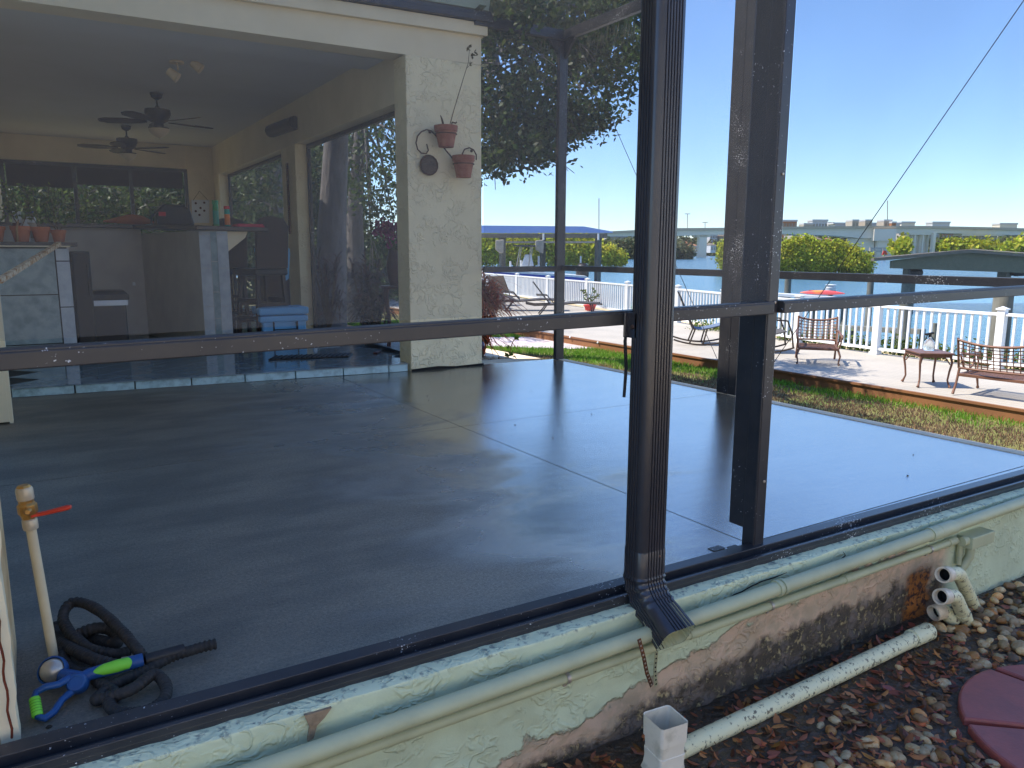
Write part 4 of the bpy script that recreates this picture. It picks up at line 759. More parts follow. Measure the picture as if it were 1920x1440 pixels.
mb = MB(); mb.tube([ay(362, 376, 15.42), ay(374, 358, 15.42), ay(390, 376, 15.42)], .004, 4); part('cord', mb, M['twig'], SG)
p = ay(458, 426, 9.0); mb = MB(); mb.box(p.x-.13, p.x+.16, 8.75, 9.05, 1.382, 1.405); mb.box(p.x-.12, p.x+.15, 8.76, 9.04, 1.405, 1.42); mb.build('serving_tray', M['pink'], bevel=.006, label='flat pink red tray on the end of the bar top', cat='tray')
# bar stool with solid back
def stool(x, y, rot, lab):
    T_ = thing('bar_stool', lab, 'bar stool', (0, 0, 0), 'dark bar stools by the bar')
    for sx in (-1, 1):
        for sy in (-1, 1): mb = MB(); mb.bar((sx*.21, sy*.20, 0), (sx*.17, sy*.17, .78), .04, .04); part('leg', mb, M['wood_dark'], T_)
    mb = MB(); mb.box(-.22, .22, -.21, .21, .78, .86); part('seat', mb, M['black'], T_, bevel=.02)
    mb = MB()
    for z in (.25, .45): mb.bar((-.2, -.19, z), (.2, -.19, z), .03, .04); mb.bar((-.2, .19, z), (.2, .19, z), .03, .04); mb.bar((-.2, -.19, z+.05), (-.2, .19, z+.05), .03, .04); mb.bar((.2, -.19, z+.05), (.2, .19, z+.05), .03, .04)
    part('stretcher', mb, M['wood_dark'], T_)
    mb = MB(); mb.prism([(-.21, .19, .86), (.21, .19, .86), (.215, .23, 1.34), (.15, .235, 1.42), (0, .24, 1.445), (-.15, .235, 1.42), (-.215, .23, 1.34)], (0, .035, 0)); part('backrest', mb, M['wood_dark'], T_, bevel=.01)
    T_.location = (x, y, ZB); T_.rotation_euler = (0, 0, rot); return T_
stool(2.28, 9.20, R(200), 'dark wooden bar stool standing nearest the blue cooler')
stool(1.98, 9.85, R(195), 'dark wooden bar stool tucked farther behind the bar end')
CB = thing('cooler', 'sky blue hard cooler box with lid on the lanai floor', 'cooler', (2.42, 9.0, ZB))
mb = MB(); mb.prism([(2.18, 8.86, ZB), (2.68, 8.86, ZB), (2.66, 9.16, ZB), (2.20, 9.16, ZB)], (0, 0, .33)); mb.box(2.15, 2.70, 8.84, 9.18, .33, .405); part('body', mb, M['coolblue'], CB, bevel=.02)
mb = MB(); mb.box(2.14, 2.71, 8.83, 9.19, .413, .50); part('lid', mb, M['coolblue'], CB, bevel=.025)
for x in (2.29, 2.56): mb = MB(); mb.box(x, x+.012, 8.825, 8.845, .12, .34); part('latch', mb, M['black'], CB)
mb = MB(); mb.tube([(2.30, 8.83, .33), (2.30, 8.82, .25), (2.55, 8.82, .25), (2.55, 8.83, .33)], .007, 6); part('rope_handle', mb, M['black'], CB)
p = ay(518, 470, 9.9); TB = thing('side_cabinet', 'dark cabinet by the pillar with a bright blue cloth over its top', 'cabinet', (p.x, p.y, ZB))
mb = MB(); mb.box(p.x-.18, p.x+.15, 9.88, 10.22, ZB, p.z-.02); part('cabinet_body', mb, M['wood_dark'], TB, bevel=.01)
mb = MB(); mb.box(p.x-.19, p.x+.16, 9.865, 10.23, p.z-.02, p.z+.03); mb.prism([(p.x+.08, 9.862, p.z-.02), (p.x+.165, 9.862, p.z-.02), (p.x+.13, 9.862, p.z-.35), (p.x+.09, 9.862, p.z-.38)], (0, .008, 0)); part('blue_cloth', mb, M['coolblue'], TB, bevel=.006)
# dark wreath strip hung on pillar, speaker
p = ay(541, 310, 10.2); T_ = thing('bead_garland', 'long dark garland hanging down the face of the stucco pillar', 'garland', (p.x, p.y, p.z)); mb = MB()
for k in range(34):
    q = ay(539+random.uniform(-3.5, 3.5), 308+k*3.9, 10.6); mb.lathe([(.001, -.02), (.02, -.008), (.02, .008), (.001, .02)], (3.035, q.y, q.z), 6)
part('beads', mb, M['iron'], T_, smooth=60)
SPK = thing('patio_heater', 'dark oblong outdoor speaker box angled on the wall above the pillar', 'speaker', tuple(ay(531, 239, 10.8)))
a_, b_ = ay(508, 246, 11.0), ay(554, 230, 10.1); mb = MB(); mb.tube([a_, b_], .085, 10); part('cabinet', mb, M['black'], SPK, smooth=50); mb = MB(); mb.bar((a_+b_)/2, (a_+b_)/2+Vector((.22, 0, .04)), .04, .04); part('bracket', mb, M['black'], SPK)
SPK.name = 'wall_speaker'
# ceiling fans
def fan(px, py, rot, lab, sc=1.0):
    p = az(px, py, 3.015); T_ = thing('ceiling_fan', lab, 'ceiling fan', (0, 0, 0), 'ceiling fans under the lanai roof')
    mb = MB(); mb.lathe([(.001, 0), (.075, 0), (.06, -.05), (.02, -.075), (.001, -.075)], n=18); part('canopy', mb, M['fan'], T_, smooth=40)
    mb = MB(); mb.lathe([(.012, -.07), (.012, -.14), (.05, -.19), (.001, -.19)], n=12); part('downrod', mb, M['fan'], T_, smooth=40)
    mb = MB(); mb.lathe([(.001, -.185), (.145, -.19), (.15, -.24), (.11, -.32), (.06, -.35), (.06, -.39), (.12, -.40), (.12, -.415), (.001, -.415)], n=20); part('motor_housing', mb, M['fan'], T_, smooth=40)
    mb = MB(); mb.lathe([(.001, -.414), (.125, -.416), (.105, -.46), (.05, -.505), (.012, -.52), (.001, -.545)], n=20); part('lamp_shade', mb, M['opal'], T_, smooth=50)
    for k in range(5):
        a = rot+2*math.pi*k/5; T2 = Matrix.Rotation(a, 4, 'Z'); mb = MB()
        pl = [(.13, -.02), (.22, -.05), (.40, -.075), (.60, -.07), (.68, -.03), (.68, .03), (.60, .07), (.40, .075), (.22, .05), (.13, .02)]
        mb.prism([T2 @ Vector((x, y, -.335+y*.25)) for x, y in pl], (0, 0, .008)); part('blade', mb, M['wood_dark'], T_)
    T_.location = p
fan(293, 175, .25, 'ceiling fan nearer the patio, with frosted glass bowl lamp'); fan(236, 236, .55, 'ceiling fan farther back, lower in the picture, with bowl lamp')
p = az(331, 115, 3.015); TL_ = thing('ceiling_spotlight', 'ceiling spotlight fitting with two pale shades under the lanai ceiling', 'spotlight', tuple(p))
mb = MB(); mb.lathe([(.001, 0), (.07, 0), (.07, -.02), (.001, -.02)], tuple(p), 16); mb.tube([tuple(p+Vector((0, 0, -.02))), tuple(p+Vector((0, -.05, -.09)))], .01, 6); part('mount', mb, M['opal'], TL_, smooth=40)
for dx, dz in ((-.06, -.14), (.17, -.03)):
    c = p+Vector((dx, -.05, dz)); mb = MB(); mb.tube([c+Vector((-.03, .01, .03)), c+Vector((.05, -.02, -.035))], [.04, .052], 14); part('shade', mb, M['opal'], TL_, smooth=50)
# door mat and small clip on the tiles
MT = thing('door_mat', 'black ribbed rubber door mat lying on the lanai tiles', 'door mat', (2.3, 7.55, ZB)); mb = MB(); mb.prism([(1.90, 7.58, ZB+.002), (2.66, 7.42, ZB+.002), (2.78, 7.62, ZB+.002), (2.02, 7.80, ZB+.002)], (0, 0, .014)); part('rubber_base', mb, M['black'], MT, bevel=.004)
mb = MB()
for k in range(16): t_ = (k+.5)/16; a = Vector((1.90, 7.58, ZB+.018)).lerp(Vector((2.66, 7.42, ZB+.018)), t_); b_ = Vector((2.02, 7.80, ZB+.018)).lerp(Vector((2.78, 7.62, ZB+.018)), t_); mb.tube([a, b_], .007, 5)
part('ribs', mb, M['blackrub'], MT)
p = az(712, 664, ZB); mb = MB(); mb.bar(p+Vector((-.05, 0, .012)), p+Vector((.05, .13, .012)), .045, .02); mb.build('shoe_brush', M['mahog'], bevel=.006, label='small dark block lying on the tiles near the column', cat='brush')
# white tray object on the step by the cooler
p = Vector((2.93, 8.9, ZB)); mb = MB(); mb.box(2.72, 3.02, 8.7, 9.1, ZB, ZB+.05); mb.lathe([(.001, .05), (.03, .05), (.025, .13), (.001, .14)], (2.8, 8.95, ZB), 10); mb.build('foot_bath', M['whitep'], bevel=.012, label='low white tray standing right of the blue cooler', cat='tray')
# plant stand with vase and purple flowers
q0 = Vector((3.62, 8.25, 0)); PSD = thing('plant_stand', 'dark red wooden plant stand behind the stucco column', 'plant stand', (3.62, 8.25, ZL))
PS = ax(735, 535, 3.62); zt = PS.z; cx0, cy0 = 3.62, PS.y-.08
PSD.location = (cx0, cy0, -.1)
mb = MB(); mb.lathe([(.001, zt-.03), (.17, zt-.03), (.18, zt-.01), (.17, zt), (.001, zt)], (cx0, cy0, 0), 20); part('top', mb, M['mahog'], PSD, smooth=40)
for k in range(4):
    a = k*math.pi/2+.5; c, s = math.cos(a), math.sin(a); mb = MB(); mb.tube([(cx0+c*r_, cy0+s*r_, z) for r_, z in ((.13, zt-.03), (.15, zt-.12), (.11, zt-.35), (.10, zt-.6), (.14, -.1))], [.018, .02, .016, .014, .018], 8); part('leg', mb, M['mahog'], PSD, smooth=50)
VS = thing('vase', 'tall dark vase on the red plant stand', 'vase', (cx0, cy0, zt)); mb = MB(); mb.lathe([(.001, 0), (.06, 0), (.075, .06), (.10, .2), (.085, .32), (.06, .38), (.07, .41), (.001, .41)], (cx0, cy0, zt), 18); part('vase_body', mb, mat('oxblood_glaze', (.05, .012, .02), .3), VS, smooth=60)
fl = thing('flowers', 'bunch of magenta purple flowers in the dark vase', 'flowers', (cx0, cy0, zt+.4)); c3 = clumps(rng, [((cx0-.02, cy0, zt+.58), (.22, .2, .16))], 26, .06, 22); leafmesh('petals', M['purple'], c3, .022, rng, aspect=.8, parent=fl)
mb = MB(); [mb.tube([(cx0, cy0, zt+.38), (cx0+random.uniform(-.12, .12), cy0+random.uniform(-.1, .1), zt+.56)], .004, 4) for _ in range(8)]; part('stems', mb, M['twig'], fl)
# ground outside the lanai's right side
mb = MB(); mb.prism([(3.36, 6.98, -.12), (4.2, 6.98, -.12), (5.2, 9, -.3), (6, 17, -.5), (3.36, 17, -.12)], (0, 0, -.7)); struct('garden_soil', mb, M['dirt'])
# dracaena bushes seen through the opening
def spiky(name, label, cat, base, stems, leafn, leafl, wd, mt, seed, group=None, droop=.5, hang=1):
    rr = np.random.default_rng(seed); T_ = thing(name, label, cat, tuple(base), group); V_ = []; F_ = []; mbs = MB(); base = Vector(base)
    me_v = []; tint = []
    for s in range(stems):
        a = rr.uniform(0, 6.28); hgt = rr.uniform(.35, 1.0)*hang; top = base+Vector((math.cos(a)*rr.uniform(.02, .22)*hang, math.sin(a)*rr.uniform(.02, .22)*hang, hgt))
        mbs.tube([tuple(base), tuple(base.lerp(top, .5)+Vector((.02, .01, 0))), tuple(top)], .012, 5)
        for l in range(leafn):
            az_ = rr.uniform(0, 6.28); el = rr.uniform(-.1, 1.35); ln = leafl*rr.uniform(.7, 1.2); d = Vector((math.cos(az_)*math.cos(el), math.sin(az_)*math.cos(el), math.sin(el))); sd = d.cross(Vector((0, 0, 1))); sd = sd.normalized()*wd if sd.length > .01 else Vector((wd, 0, 0))
            o = top-Vector((0, 0, rr.uniform(0, .22*hang))); b0 = len(V_); K = 4; tn = rr.uniform(.5, 1.6); hue = rr.uniform(.8, 1.4)
            for k in range(K+1):
                t_ = k/K; q = o+d*ln*t_-Vector((0, 0, droop*ln*t_*t_)); wk = math.sin(math.pi*(.12+.88*t_))*1.0 if k < K else .02
                V_ += [q-sd*wk, q+sd*wk]; tint += [(tn*hue, tn, tn*.9, 1)]*2
            F_ += [(b0+2*k, b0+2*k+1, b0+2*k+3, b0+2*k+2) for k in range(K)]
    part('stems', mbs, M['twig'], T_)
    me = bpy.data.meshes.new('leaves'); me.from_pydata([tuple(v-base) for v in V_], [], F_); at = me.color_attributes.new('tint', 'FLOAT_COLOR', 'POINT'); at.data.foreach_set('color', np.array(tint).ravel()); me.materials.append(mt)
    o = bpy.data.objects.new('leaves', me); COL.objects.link(o); o.parent = T_; return T_
for k, (x, y, h, lb) in enumerate(((3.95, 11.9, 1.25, 'dark spiky bush outside the lanai, left one behind the pillar'), (4.15, 10.9, 1.2, 'dark spiky bush in the middle outside the lanai opening'), (3.95, 9.9, 1.1, 'reddish dark spiky bush beside the purple flowers'))):
    spiky('dracaena_bush', lb, 'bush', (x, y, -.12), 16, 26, .34, .013, M['dracaena'], 40+k, 'spiky bushes outside the lanai', .5, h)
spiky('cordyline', 'red leaved spiky plant right of the stucco column', 'plant', (4.74, 8.4, -.25), 13, 60, .55, .011, M['leaf_r'], 77, None, .55, 1.15)
# sconce with two pots on the column
YC = 6.69
def cy_(x, y, Y=YC-.03): return ay(x, y, Y)
SN = thing('wall_planter_bracket', 'curled wrought iron pot bracket fixed on the stucco column', 'pot bracket', tuple(cy_(840, 280)))
mb = MB(); P_ = [(800, 270), (803, 282), (799, 288), (790, 287), (783, 280), (780, 268), (783, 255), (790, 247), (800, 243), (808, 245), (818, 255), (826, 268), (836, 282), (848, 296), (852, 302)]
mb.tube([cy_(*q) for q in P_], .0065, 7); mb.tube([cy_(*q) for q in [(893, 300), (893, 290), (888, 281), (880, 277), (871, 280), (867, 288), (868, 296)]], .0065, 7); part('scroll', mb, M['iron'], SN, smooth=60)
mb = MB(); mb.lathe([(.001, 0), (.016, 0), (.012, .015), (.001, .018)], T=Matrix.Translation(cy_(806, 247)) @ Matrix.Rotation(R(90), 4, 'X'), n=10); mb.lathe([(.001, 0), (.014, 0), (.010, .012), (.001, .014)], T=Matrix.Translation(cy_(884, 283)) @ Matrix.Rotation(R(90), 4, 'X'), n=10); part('rosette', mb, M['iron'], SN, smooth=40)
def ring(c, r_): mb = MB(); mb.tube([c+Vector((math.cos(a)*r_, math.sin(a)*r_, 0)) for a in np.linspace(0, 2*math.pi, 17)], .005, 6, cap=False); part('pot_ring', mb, M['iron'], SN, smooth=60)
YP = YC-.12
for (xc, yt, yb, r_, lb) in ((836, 236, 276, .108, 'upper aged terracotta pot in the iron bracket, holding a dry stalk'), (869, 292, 333, .106, 'lower aged terracotta pot in the iron bracket, empty')):
    pt, pb = ay(xc, yt, YP), ay(xc, yb, YP); h = pt.z-pb.z; tp_ = pot('flower_pot', lb, Vector((pt.x, YP, pb.z)), r_*.98, h, M['terra_old'], 'pots in the iron bracket on the column', n=24); ring(Vector((pt.x, YP, pb.z+h*.62)), r_*.93)
    mb = MB(); mb.lathe([(.001, 0), (r_*.85, 0), (.001, .01)], (pt.x, YP, pb.z+h*.86), 16); part('soil', mb, M['soil'], tp_)
DP_ = thing('dry_stalk', 'tall thin dry stalk with withered leaves growing from the upper pot', 'plant', tuple(ay(842, 236, YP)))
mb = MB(); mb.tube([ay(x, y, YP) for x, y in ((842, 240), (850, 210), (862, 170), (871, 140), (878, 118), (880, 95))], [.0045, .004, .0035, .003, .003, .002], 5); mb.tube([ay(875, 128, YP), ay(880, 123, YP), ay(884, 118, YP)], .002, 4)
mb.tube([ay(832, 238, YP), ay(829, 225, YP), ay(826, 216, YP)], [.011, .009, .004], 6); mb.tube([ay(x, y, YP) for x, y in ((846, 236), (848, 229), (854, 231), (856, 229))], .007, 6); part('stem', mb, M['twig'], DP_, smooth=60)
c3 = [];
for (x, y) in ((878, 90), (882, 88), (887, 102), (892, 98), (886, 106), (893, 101), (883, 120), (877, 93)): c3 += [tuple(ay(x+random.uniform(-2, 2), y+random.uniform(-3, 3), YP+random.uniform(-.02, .02))) for _ in range(5)]
leafmesh('withered_leaves', mat('withered', (.10, .09, .045), .8, tint=True), c3, .017, rng, parent=DP_)
PQ = thing('round_plaque', 'round dark carved plaque hanging under the iron scroll on the column', 'plaque', tuple(ay(803, 310, YC-.01)))
mb = MB(); c = ay(803, 310, YC-.004); T_ = Matrix.Translation(c) @ Matrix.Rotation(R(90), 4, 'X'); mb.lathe([(.001, 0), (.088, 0), (.088, .016), (.072, .020), (.001, .020)], T=T_, n=28); part('disc', mb, mat('slate_disc', (.11, .095, .085), .8, 0, (.07, .055, .05), 30, bump=.6), PQ, smooth=40)
mb = MB(); mb.tube([c+Vector((math.cos(a)*.085, -.018+.004*math.cos(a*14), math.sin(a)*.085)) for a in np.linspace(0, 2*math.pi, 57)], .0085, 6, cap=False); part('rope_rim', mb, M['iron'], PQ, smooth=60)
# seedling and small globe light in the stones by the column
spl = thing('seedling', 'young green seedling growing in the stone strip by the kerb', 'seedling', (4.98, 8.1, -.25)); B0 = ay(956, 668, 8.1)
mb = MB(); mb.tube([B0, ay(958, 650, 8.1), ay(962, 640, 8.1), ay(966, 634, 8.1)], .006, 5); part('stem', mb, mat('green_stem', (.30, .22, .08), .7), spl)
c3 = [tuple(ay(x+random.uniform(-2, 2), y+random.uniform(-1.5, 1.5), 8.1)) for (x, y) in ((968, 635), (954, 650), (952, 666), (964, 668), (957, 664)) for _ in range(4)]; leafmesh('leaves', M['leaf_m'], c3, .035, rng, parent=spl, tintlo=1.3, tinthi=2.2)
GL = thing('garden_globe', 'small dark purple globe light on a spike beside the column base', 'garden light', tuple(ay(903, 662, 7.3))); c = ay(902, 648, 7.3)
mb = MB(); mb.lathe([(.001, -.045), (.03, -.035), (.045, 0), (.03, .035), (.001, .045)], tuple(c), 14); part('globe', mb, mat('purple_glass', (.05, .03, .10), .2), GL, smooth=80)
mb = MB(); mb.tube([c, c-Vector((0, 0, .35))], .008, 6); part('spike', mb, M['black'], GL)
pp = [(random.uniform(3.85, 4.75), random.uniform(6.85, 7.9), -.13) for _ in range(260)]; pp = [p for p in pp]
mb = MB(); mb.prism([(3.8, 6.98, -.14), (4.4, 7.21, -.14), (4.9, 7.25, -.14), (4.95, 8.2, -.16), (3.8, 8.2, -.14)], (0, 0, -.3)); struct('stone_strip', mb, M['dirt'])
blobs('river_stones', len(pp), pp, .035, [(.62, .55, .45), (.5, .36, .25), (.35, .28, .22), (.7, .66, .6)], r2, kind='stuff')
# ------------------------------------------------------------------ stand pipe, hose, spray nozzle
SPG = thing('standpipe', 'cream plastic standpipe with brass ball valve and red lever', 'tap', (-.03, 2.30, 0))
a_, b_ = Vector((-.035, 2.33, 0)), ay(57, 985, 2.33); dd = (b_-a_).normalized(); mb = MB(); mb.tube([a_, b_], .0125, 14); part('pipe', mb, M['cpvc'], SPG, smooth=50)
Tn = Matrix.Translation(b_) @ dd.to_track_quat('Z', 'Y').to_matrix().to_4x4()
mb = MB(); mb.lathe([(.013, -.012), (.0175, -.010), (.0185, -.002), (.0185, .016), (.016, .020), (.013, .021)], T=Tn, n=20); mb.lathe([(.0195, .072), (.0205, .075), (.0205, .100), (.018, .106)], T=Tn, n=20); part('collar', mb, M['steel'], SPG, smooth=40)
mb = MB(); mb.lathe([(.001, .018), (.017, .020), (.019, .030), (.0235, .036), (.0235, .058), (.018, .064), (.018, .074), (.0195, .076), (.019, .104), (.013, .112), (.001, .112)], T=Tn, n=8); mb.lathe([(.010, 0), (.010, .030), (.006, .036)], T=Tn @ Matrix.Translation((0, 0, .047)) @ Matrix.Rotation(R(90), 4, 'Y'), n=10); part('valve_body', mb, M['brass'], SPG, smooth=35)
q0, q1 = ay(68, 966, 2.32), ay(133, 950, 2.30); mb = MB(); mb.bar(q0-Vector((.012, 0, -.0)), q0+Vector((.02, 0, .004)), .016, .006); mb.tube([q0, q0.lerp(q1, .2), q0.lerp(q1, .5), q0.lerp(q1, .9), q1], [.0075, .009, .0105, .0115, .008], 10, flat=.6); part('lever', mb, M['redlev'], SPG, smooth=60)
# hose: corrugated fabric tube
def hosepath(pts, r_, n=260, rib=.0019, per=.0125):
    P_ = [az(x, y, z) for x, y, z in pts]; out = []
    for i in range(len(P_)-1):
        p0, p1, p2, p3 = P_[max(i-1, 0)], P_[i], P_[i+1], P_[min(i+2, len(P_)-1)]
        for k in range(12):
            t_ = k/12; out.append(.5*((2*p1)+(p2-p0)*t_+(2*p0-5*p1+4*p2-p3)*t_*t_+(3*p1-p0-3*p2+p3)*t_**3))
    out.append(P_[-1]); d = [0]
    for a, b_ in zip(out, out[1:]): d.append(d[-1]+(b_-a).length)
    N = int(d[-1]/.0022); res = []; rad = []; j = 0
    for k in range(N+1):
        s = d[-1]*k/N
        while j < len(d)-2 and d[j+1] < s: j += 1
        t_ = (s-d[j])/max(1e-9, d[j+1]-d[j]); res.append(out[j].lerp(out[j+1], t_)); ph = s/per*2*math.pi
        rad.append(r_+rib*math.sin(ph)*(.6+.4*math.sin(s*70)))
    return res, rad
HO = thing('garden_hose', 'black fabric covered hose coiled on the slab beside the standpipe', 'hose', (.1, 2.3, 0))
hz = .014
coil = [(270, 1238, .03), (255, 1215, .05), (225, 1180, .07), (190, 1148, .09), (160, 1132, .10), (136, 1130, .10), (121, 1145, .09), (120, 1168, .07), (140, 1195, .05), (172, 1218, .04), (215, 1226, .03), (240, 1222, .02)]
coil2 = [(118, 1168, .03), (105, 1180, .02), (118, 1205, .03), (150, 1225, .04), (185, 1240, .04), (215, 1250, .03), (150, 1262, .016), (120, 1240, .016), (125, 1205, .03), (170, 1180, .05), (205, 1180, .04), (222, 1195, .03), (215, 1207, .02), (180, 1200, .016), (150, 1190, .014)]
coil3 = [(405, 1207, .03), (380, 1213, .03), (350, 1222, .028), (320, 1232, .025), (290, 1248, .02), (262, 1262, .016), (220, 1280, .014), (190, 1302, .014), (180, 1312, .015), (200, 1308, .02), (245, 1294, .03), (285, 1266, .03), (300, 1270, .024), (312, 1290, .018), (305, 1315, .014), (278, 1332, .014), (245, 1338, .014), (215, 1332, .014), (205, 1318, .014), (215, 1300, .014), (180, 1275, .014)]
for c_, rr_ in ((coil, .0145), (coil2, .0165), (coil3, .0145)):
    ps, rd = hosepath(c_, rr_); mb = MB(); mb.tube(ps, rd, 12); part('hose_loop', mb, M['blackrub'], HO, smooth=60)
e0, e1 = az(272, 1238, .035), az(345, 1218, .033); mb = MB(); mb.tube([e0, e1], .0165, 14); part('sleeve', mb, M['black'], HO, smooth=50)
e0, e1 = az(212, 1246, .03), az(247, 1240, .03); mb = MB(); mb.tube([e0.lerp(e1, .2), e0.lerp(e1, .45), e0.lerp(e1, .46), e1], [.012, .012, .0155, .0155], 12); part('coupling', mb, M['zinc'], HO, smooth=40)
NZ = thing('spray_nozzle', 'blue and lime green spray nozzle with silver head lying on the slab', 'spray nozzle', tuple(az(120, 1290, 0)))
hc = az(101, 1258, .045); hd = (Vector((-.35, -.62, .55))).normalized(); Tn = Matrix.Translation(hc) @ hd.to_track_quat('Z', 'Y').to_matrix().to_4x4()
mb = MB(); mb.lathe([(.001, -.032), (.020, -.030), (.033, -.012), (.0365, .0), (.0365, .012), (.032, .014), (.0315, .004), (.001, .004)], T=Tn, n=28); part('head_ring', mb, M['blue'], NZ, smooth=40)
mb = MB(); mb.lathe([(.031, .004), (.0305, .010), (.026, .021), (.017, .029), (.007, .033), (.001, .0335)], T=Tn, n=28); part('silver_dome', mb, M['silver'], NZ, smooth=80)
hub = az(146, 1282, .035); g0, g1 = az(168, 1264, .04), az(268, 1237, .042)
mb = MB(); mb.tube([hc.lerp(hub, .35), hub.lerp(g0, .3), g0, g0.lerp(g1, .5), g1], [.018, .023, .016, .0185, .018], 14); part('handle', mb, M['blue'], NZ, smooth=60)
ha = (g1-g0).normalized(); mb = MB(); off = Vector((0, -.0075, .0060)); mb.tube([g0.lerp(g1, .06)+off, g0.lerp(g1, .25)+off, g0.lerp(g1, .5)+off, g0.lerp(g1, .72)+off, g0.lerp(g1, .80)+off], [.006, .0145, .0165, .0155, .007], 14); part('grip_inlay', mb, M['lime'], NZ, smooth=60)
mb = MB(); hn = Vector((-.15, -.75, .6)).normalized(); Tn2 = Matrix.Translation(hub+hn*.005) @ hn.to_track_quat('Z', 'Y').to_matrix().to_4x4(); mb.lathe([(.001, -.02), (.024, -.02), (.024, .016), (.020, .021), (.015, .0215), (.015, .019), (.001, .019)], T=Tn2, n=24); part('hub', mb, M['blue'], NZ, smooth=40)
lp = [az(132, 1270, .055), az(110, 1283, .06), az(85, 1288, .058), az(68, 1298, .05), az(64, 1312, .042), az(68, 1330, .025), az(72, 1344, .014), az(84, 1347, .012), az(100, 1336, .014), az(116, 1312, .022), az(138, 1294, .03)]
mb = MB(); mb.tube(lp, [.010, .009, .009, .009, .009, .008, .008, .009, .009, .009, .010], 12); part('trigger_loop', mb, M['blue'], NZ, smooth=60)
g0, g1 = az(64.5, 1309, .044), az(70.5, 1343, .015); mb = MB(); mb.tube([g0, g0.lerp(g1, .05), g1.lerp(g0, .05), g1], [.0115, .0125, .0125, .0115], 14); part('trigger_grip', mb, M['lime'], NZ, smooth=50)
mb = MB()
for k in range(5): c = g0.lerp(g1, .2+.15*k); mb.tube([c-(g1-g0).normalized()*.0007, c+(g1-g0).normalized()*.0007], .0128, 14)
part('grip_grooves', mb, mat('dark_lime', (.08, .36, .02), .6), NZ)
# debris specks on the wet slab
mb = MB()
for k in range(24):
    x, y = random.uniform(2.4, 4.7), random.uniform(2.0, 5.5); s = random.uniform(.002, .006); mb.lathe([(.0005, 0), (s, .001), (s*.7, s*.8), (.0005, s)], (x, y, .0005), 5)
for (x, y) in ((72, 1390), (92, 1364), (120, 1375), (113, 1378)): p = az(x, y, 0); mb.lathe([(.0005, 0), (.008, .001), (.005, .004), (.0005, .005)], (p.x, p.y, .0005), 6)
mb.build('debris', M['soil'], kind='stuff')
# ================================================================== DECK AND GARDEN BEYOND
# grass blades on the strip of lawn between slab and deck
def blades(name, mt, n, x0, x1, y0, y1, h, dens, seed, **kw):
    rr = np.random.default_rng(seed); P_ = []
    xs_, ys_ = rr.uniform(x0, x1, n), rr.uniform(y0, y1, n)
    kp = np.array([dens(a, b_) > rr.random() for a, b_ in zip(xs_, ys_)]); xs_, ys_ = xs_[kp], ys_[kp]; n = len(xs_)
    c = np.stack([xs_, ys_, np.full(n, ZL)], 1); a = rr.uniform(0, 6.28, n); hh = h*rr.uniform(.5, 1.3, n); w_ = .006
    side = np.stack([np.cos(a)*w_, np.sin(a)*w_, np.zeros(n)], 1); ln = np.stack([rr.normal(size=n)*.35*hh, rr.normal(size=n)*.35*hh, hh], 1)
    v = np.stack([c-side, c+side, c+side*.3+ln, c-side*.3+ln], 1).reshape(-1, 3)
    me = bpy.data.meshes.new(name); me.vertices.add(4*n); me.vertices.foreach_set('co', v.ravel()); me.loops.add(4*n); me.loops.foreach_set('vertex_index', np.arange(4*n)); me.polygons.add(n); me.polygons.foreach_set('loop_start', np.arange(0, 4*n, 4)); me.update(calc_edges=True)
    at = me.color_attributes.new('tint', 'FLOAT_COLOR', 'POINT'); tn = rr.uniform(.55, 1.35, n); at.data.foreach_set('color', np.repeat(np.stack([tn*rr.uniform(.8, 1.3, n), tn, tn, np.ones(n)], 1), 4, 0).ravel())
    me.materials.append(mt); o = bpy.data.objects.new(name, me); COL.objects.link(o); return tag(o, **kw)
pth = [(p.x, p.y) for p in bp_]
def inpoly(x, y, P_):
    c = False; j = len(P_)-1
    for i in range(len(P_)):
        if (P_[i][1] > y) != (P_[j][1] > y) and x < (P_[j][0]-P_[i][0])*(y-P_[i][1])/(P_[j][1]-P_[i][1])+P_[i][0]: c = not c
        j = i
    return c
def gd(x, y):
    if inpoly(x, y, pth): return 0
    return max(0.0, min(1, (x-8.95+max(0, y-7.5)*.27+mnoise.noise(Vector((x*1.5, y*1.5, 0)))*.55+mnoise.noise(Vector((x*5, y*5, 3)))*.3)/.45))
blades('grass', M['grass'], 120000, 5.2, 9.50, 2.0, 20, .055, gd, 5, kind='stuff')
blades('dry_grass', M['dry'], 70000, 5.0, 9.3, 2.0, 14, .035, lambda x, y: 0 if inpoly(x, y, pth) else .9*(1-gd(x, y))+.05, 6, kind='stuff')
# ---- railing
FN = thing('deck_railing', 'white vinyl railing with square capped posts along the edge of the deck', 'railing', (12.6, 9, ZD))
FL = [(12.50, -1.0), (12.50, 6.03), (12.52, 8.07), (12.75, 9.9), (13.35, 12.4), (13.85, 14.4), (14.4, 17.0), (14.95, 19.6), (15.5, 22.6), (16.1, 25.6), (16.8, 29.5)]
HR = .86
for i, (x, y) in enumerate(FL):
    mb = MB(); mb.box(x-.055, x+.055, y-.055, y+.055, ZD, ZD+HR+.05); mb.box(x-.075, x+.075, y-.075, y+.075, ZD+.001, ZD+.05); mb.box(x-.072, x+.072, y-.072, y+.072, ZD+HR+.05, ZD+HR+.072)
    mb.add([(x-.06, y-.06, ZD+HR+.072), (x+.06, y-.06, ZD+HR+.072), (x+.06, y+.06, ZD+HR+.072), (x-.06, y+.06, ZD+HR+.072), (x, y, ZD+HR+.105)], [(0, 1, 4), (1, 2, 4), (2, 3, 4), (3, 0, 4), (0, 3, 2, 1)]); part('post', mb, M['whitep'], FN)
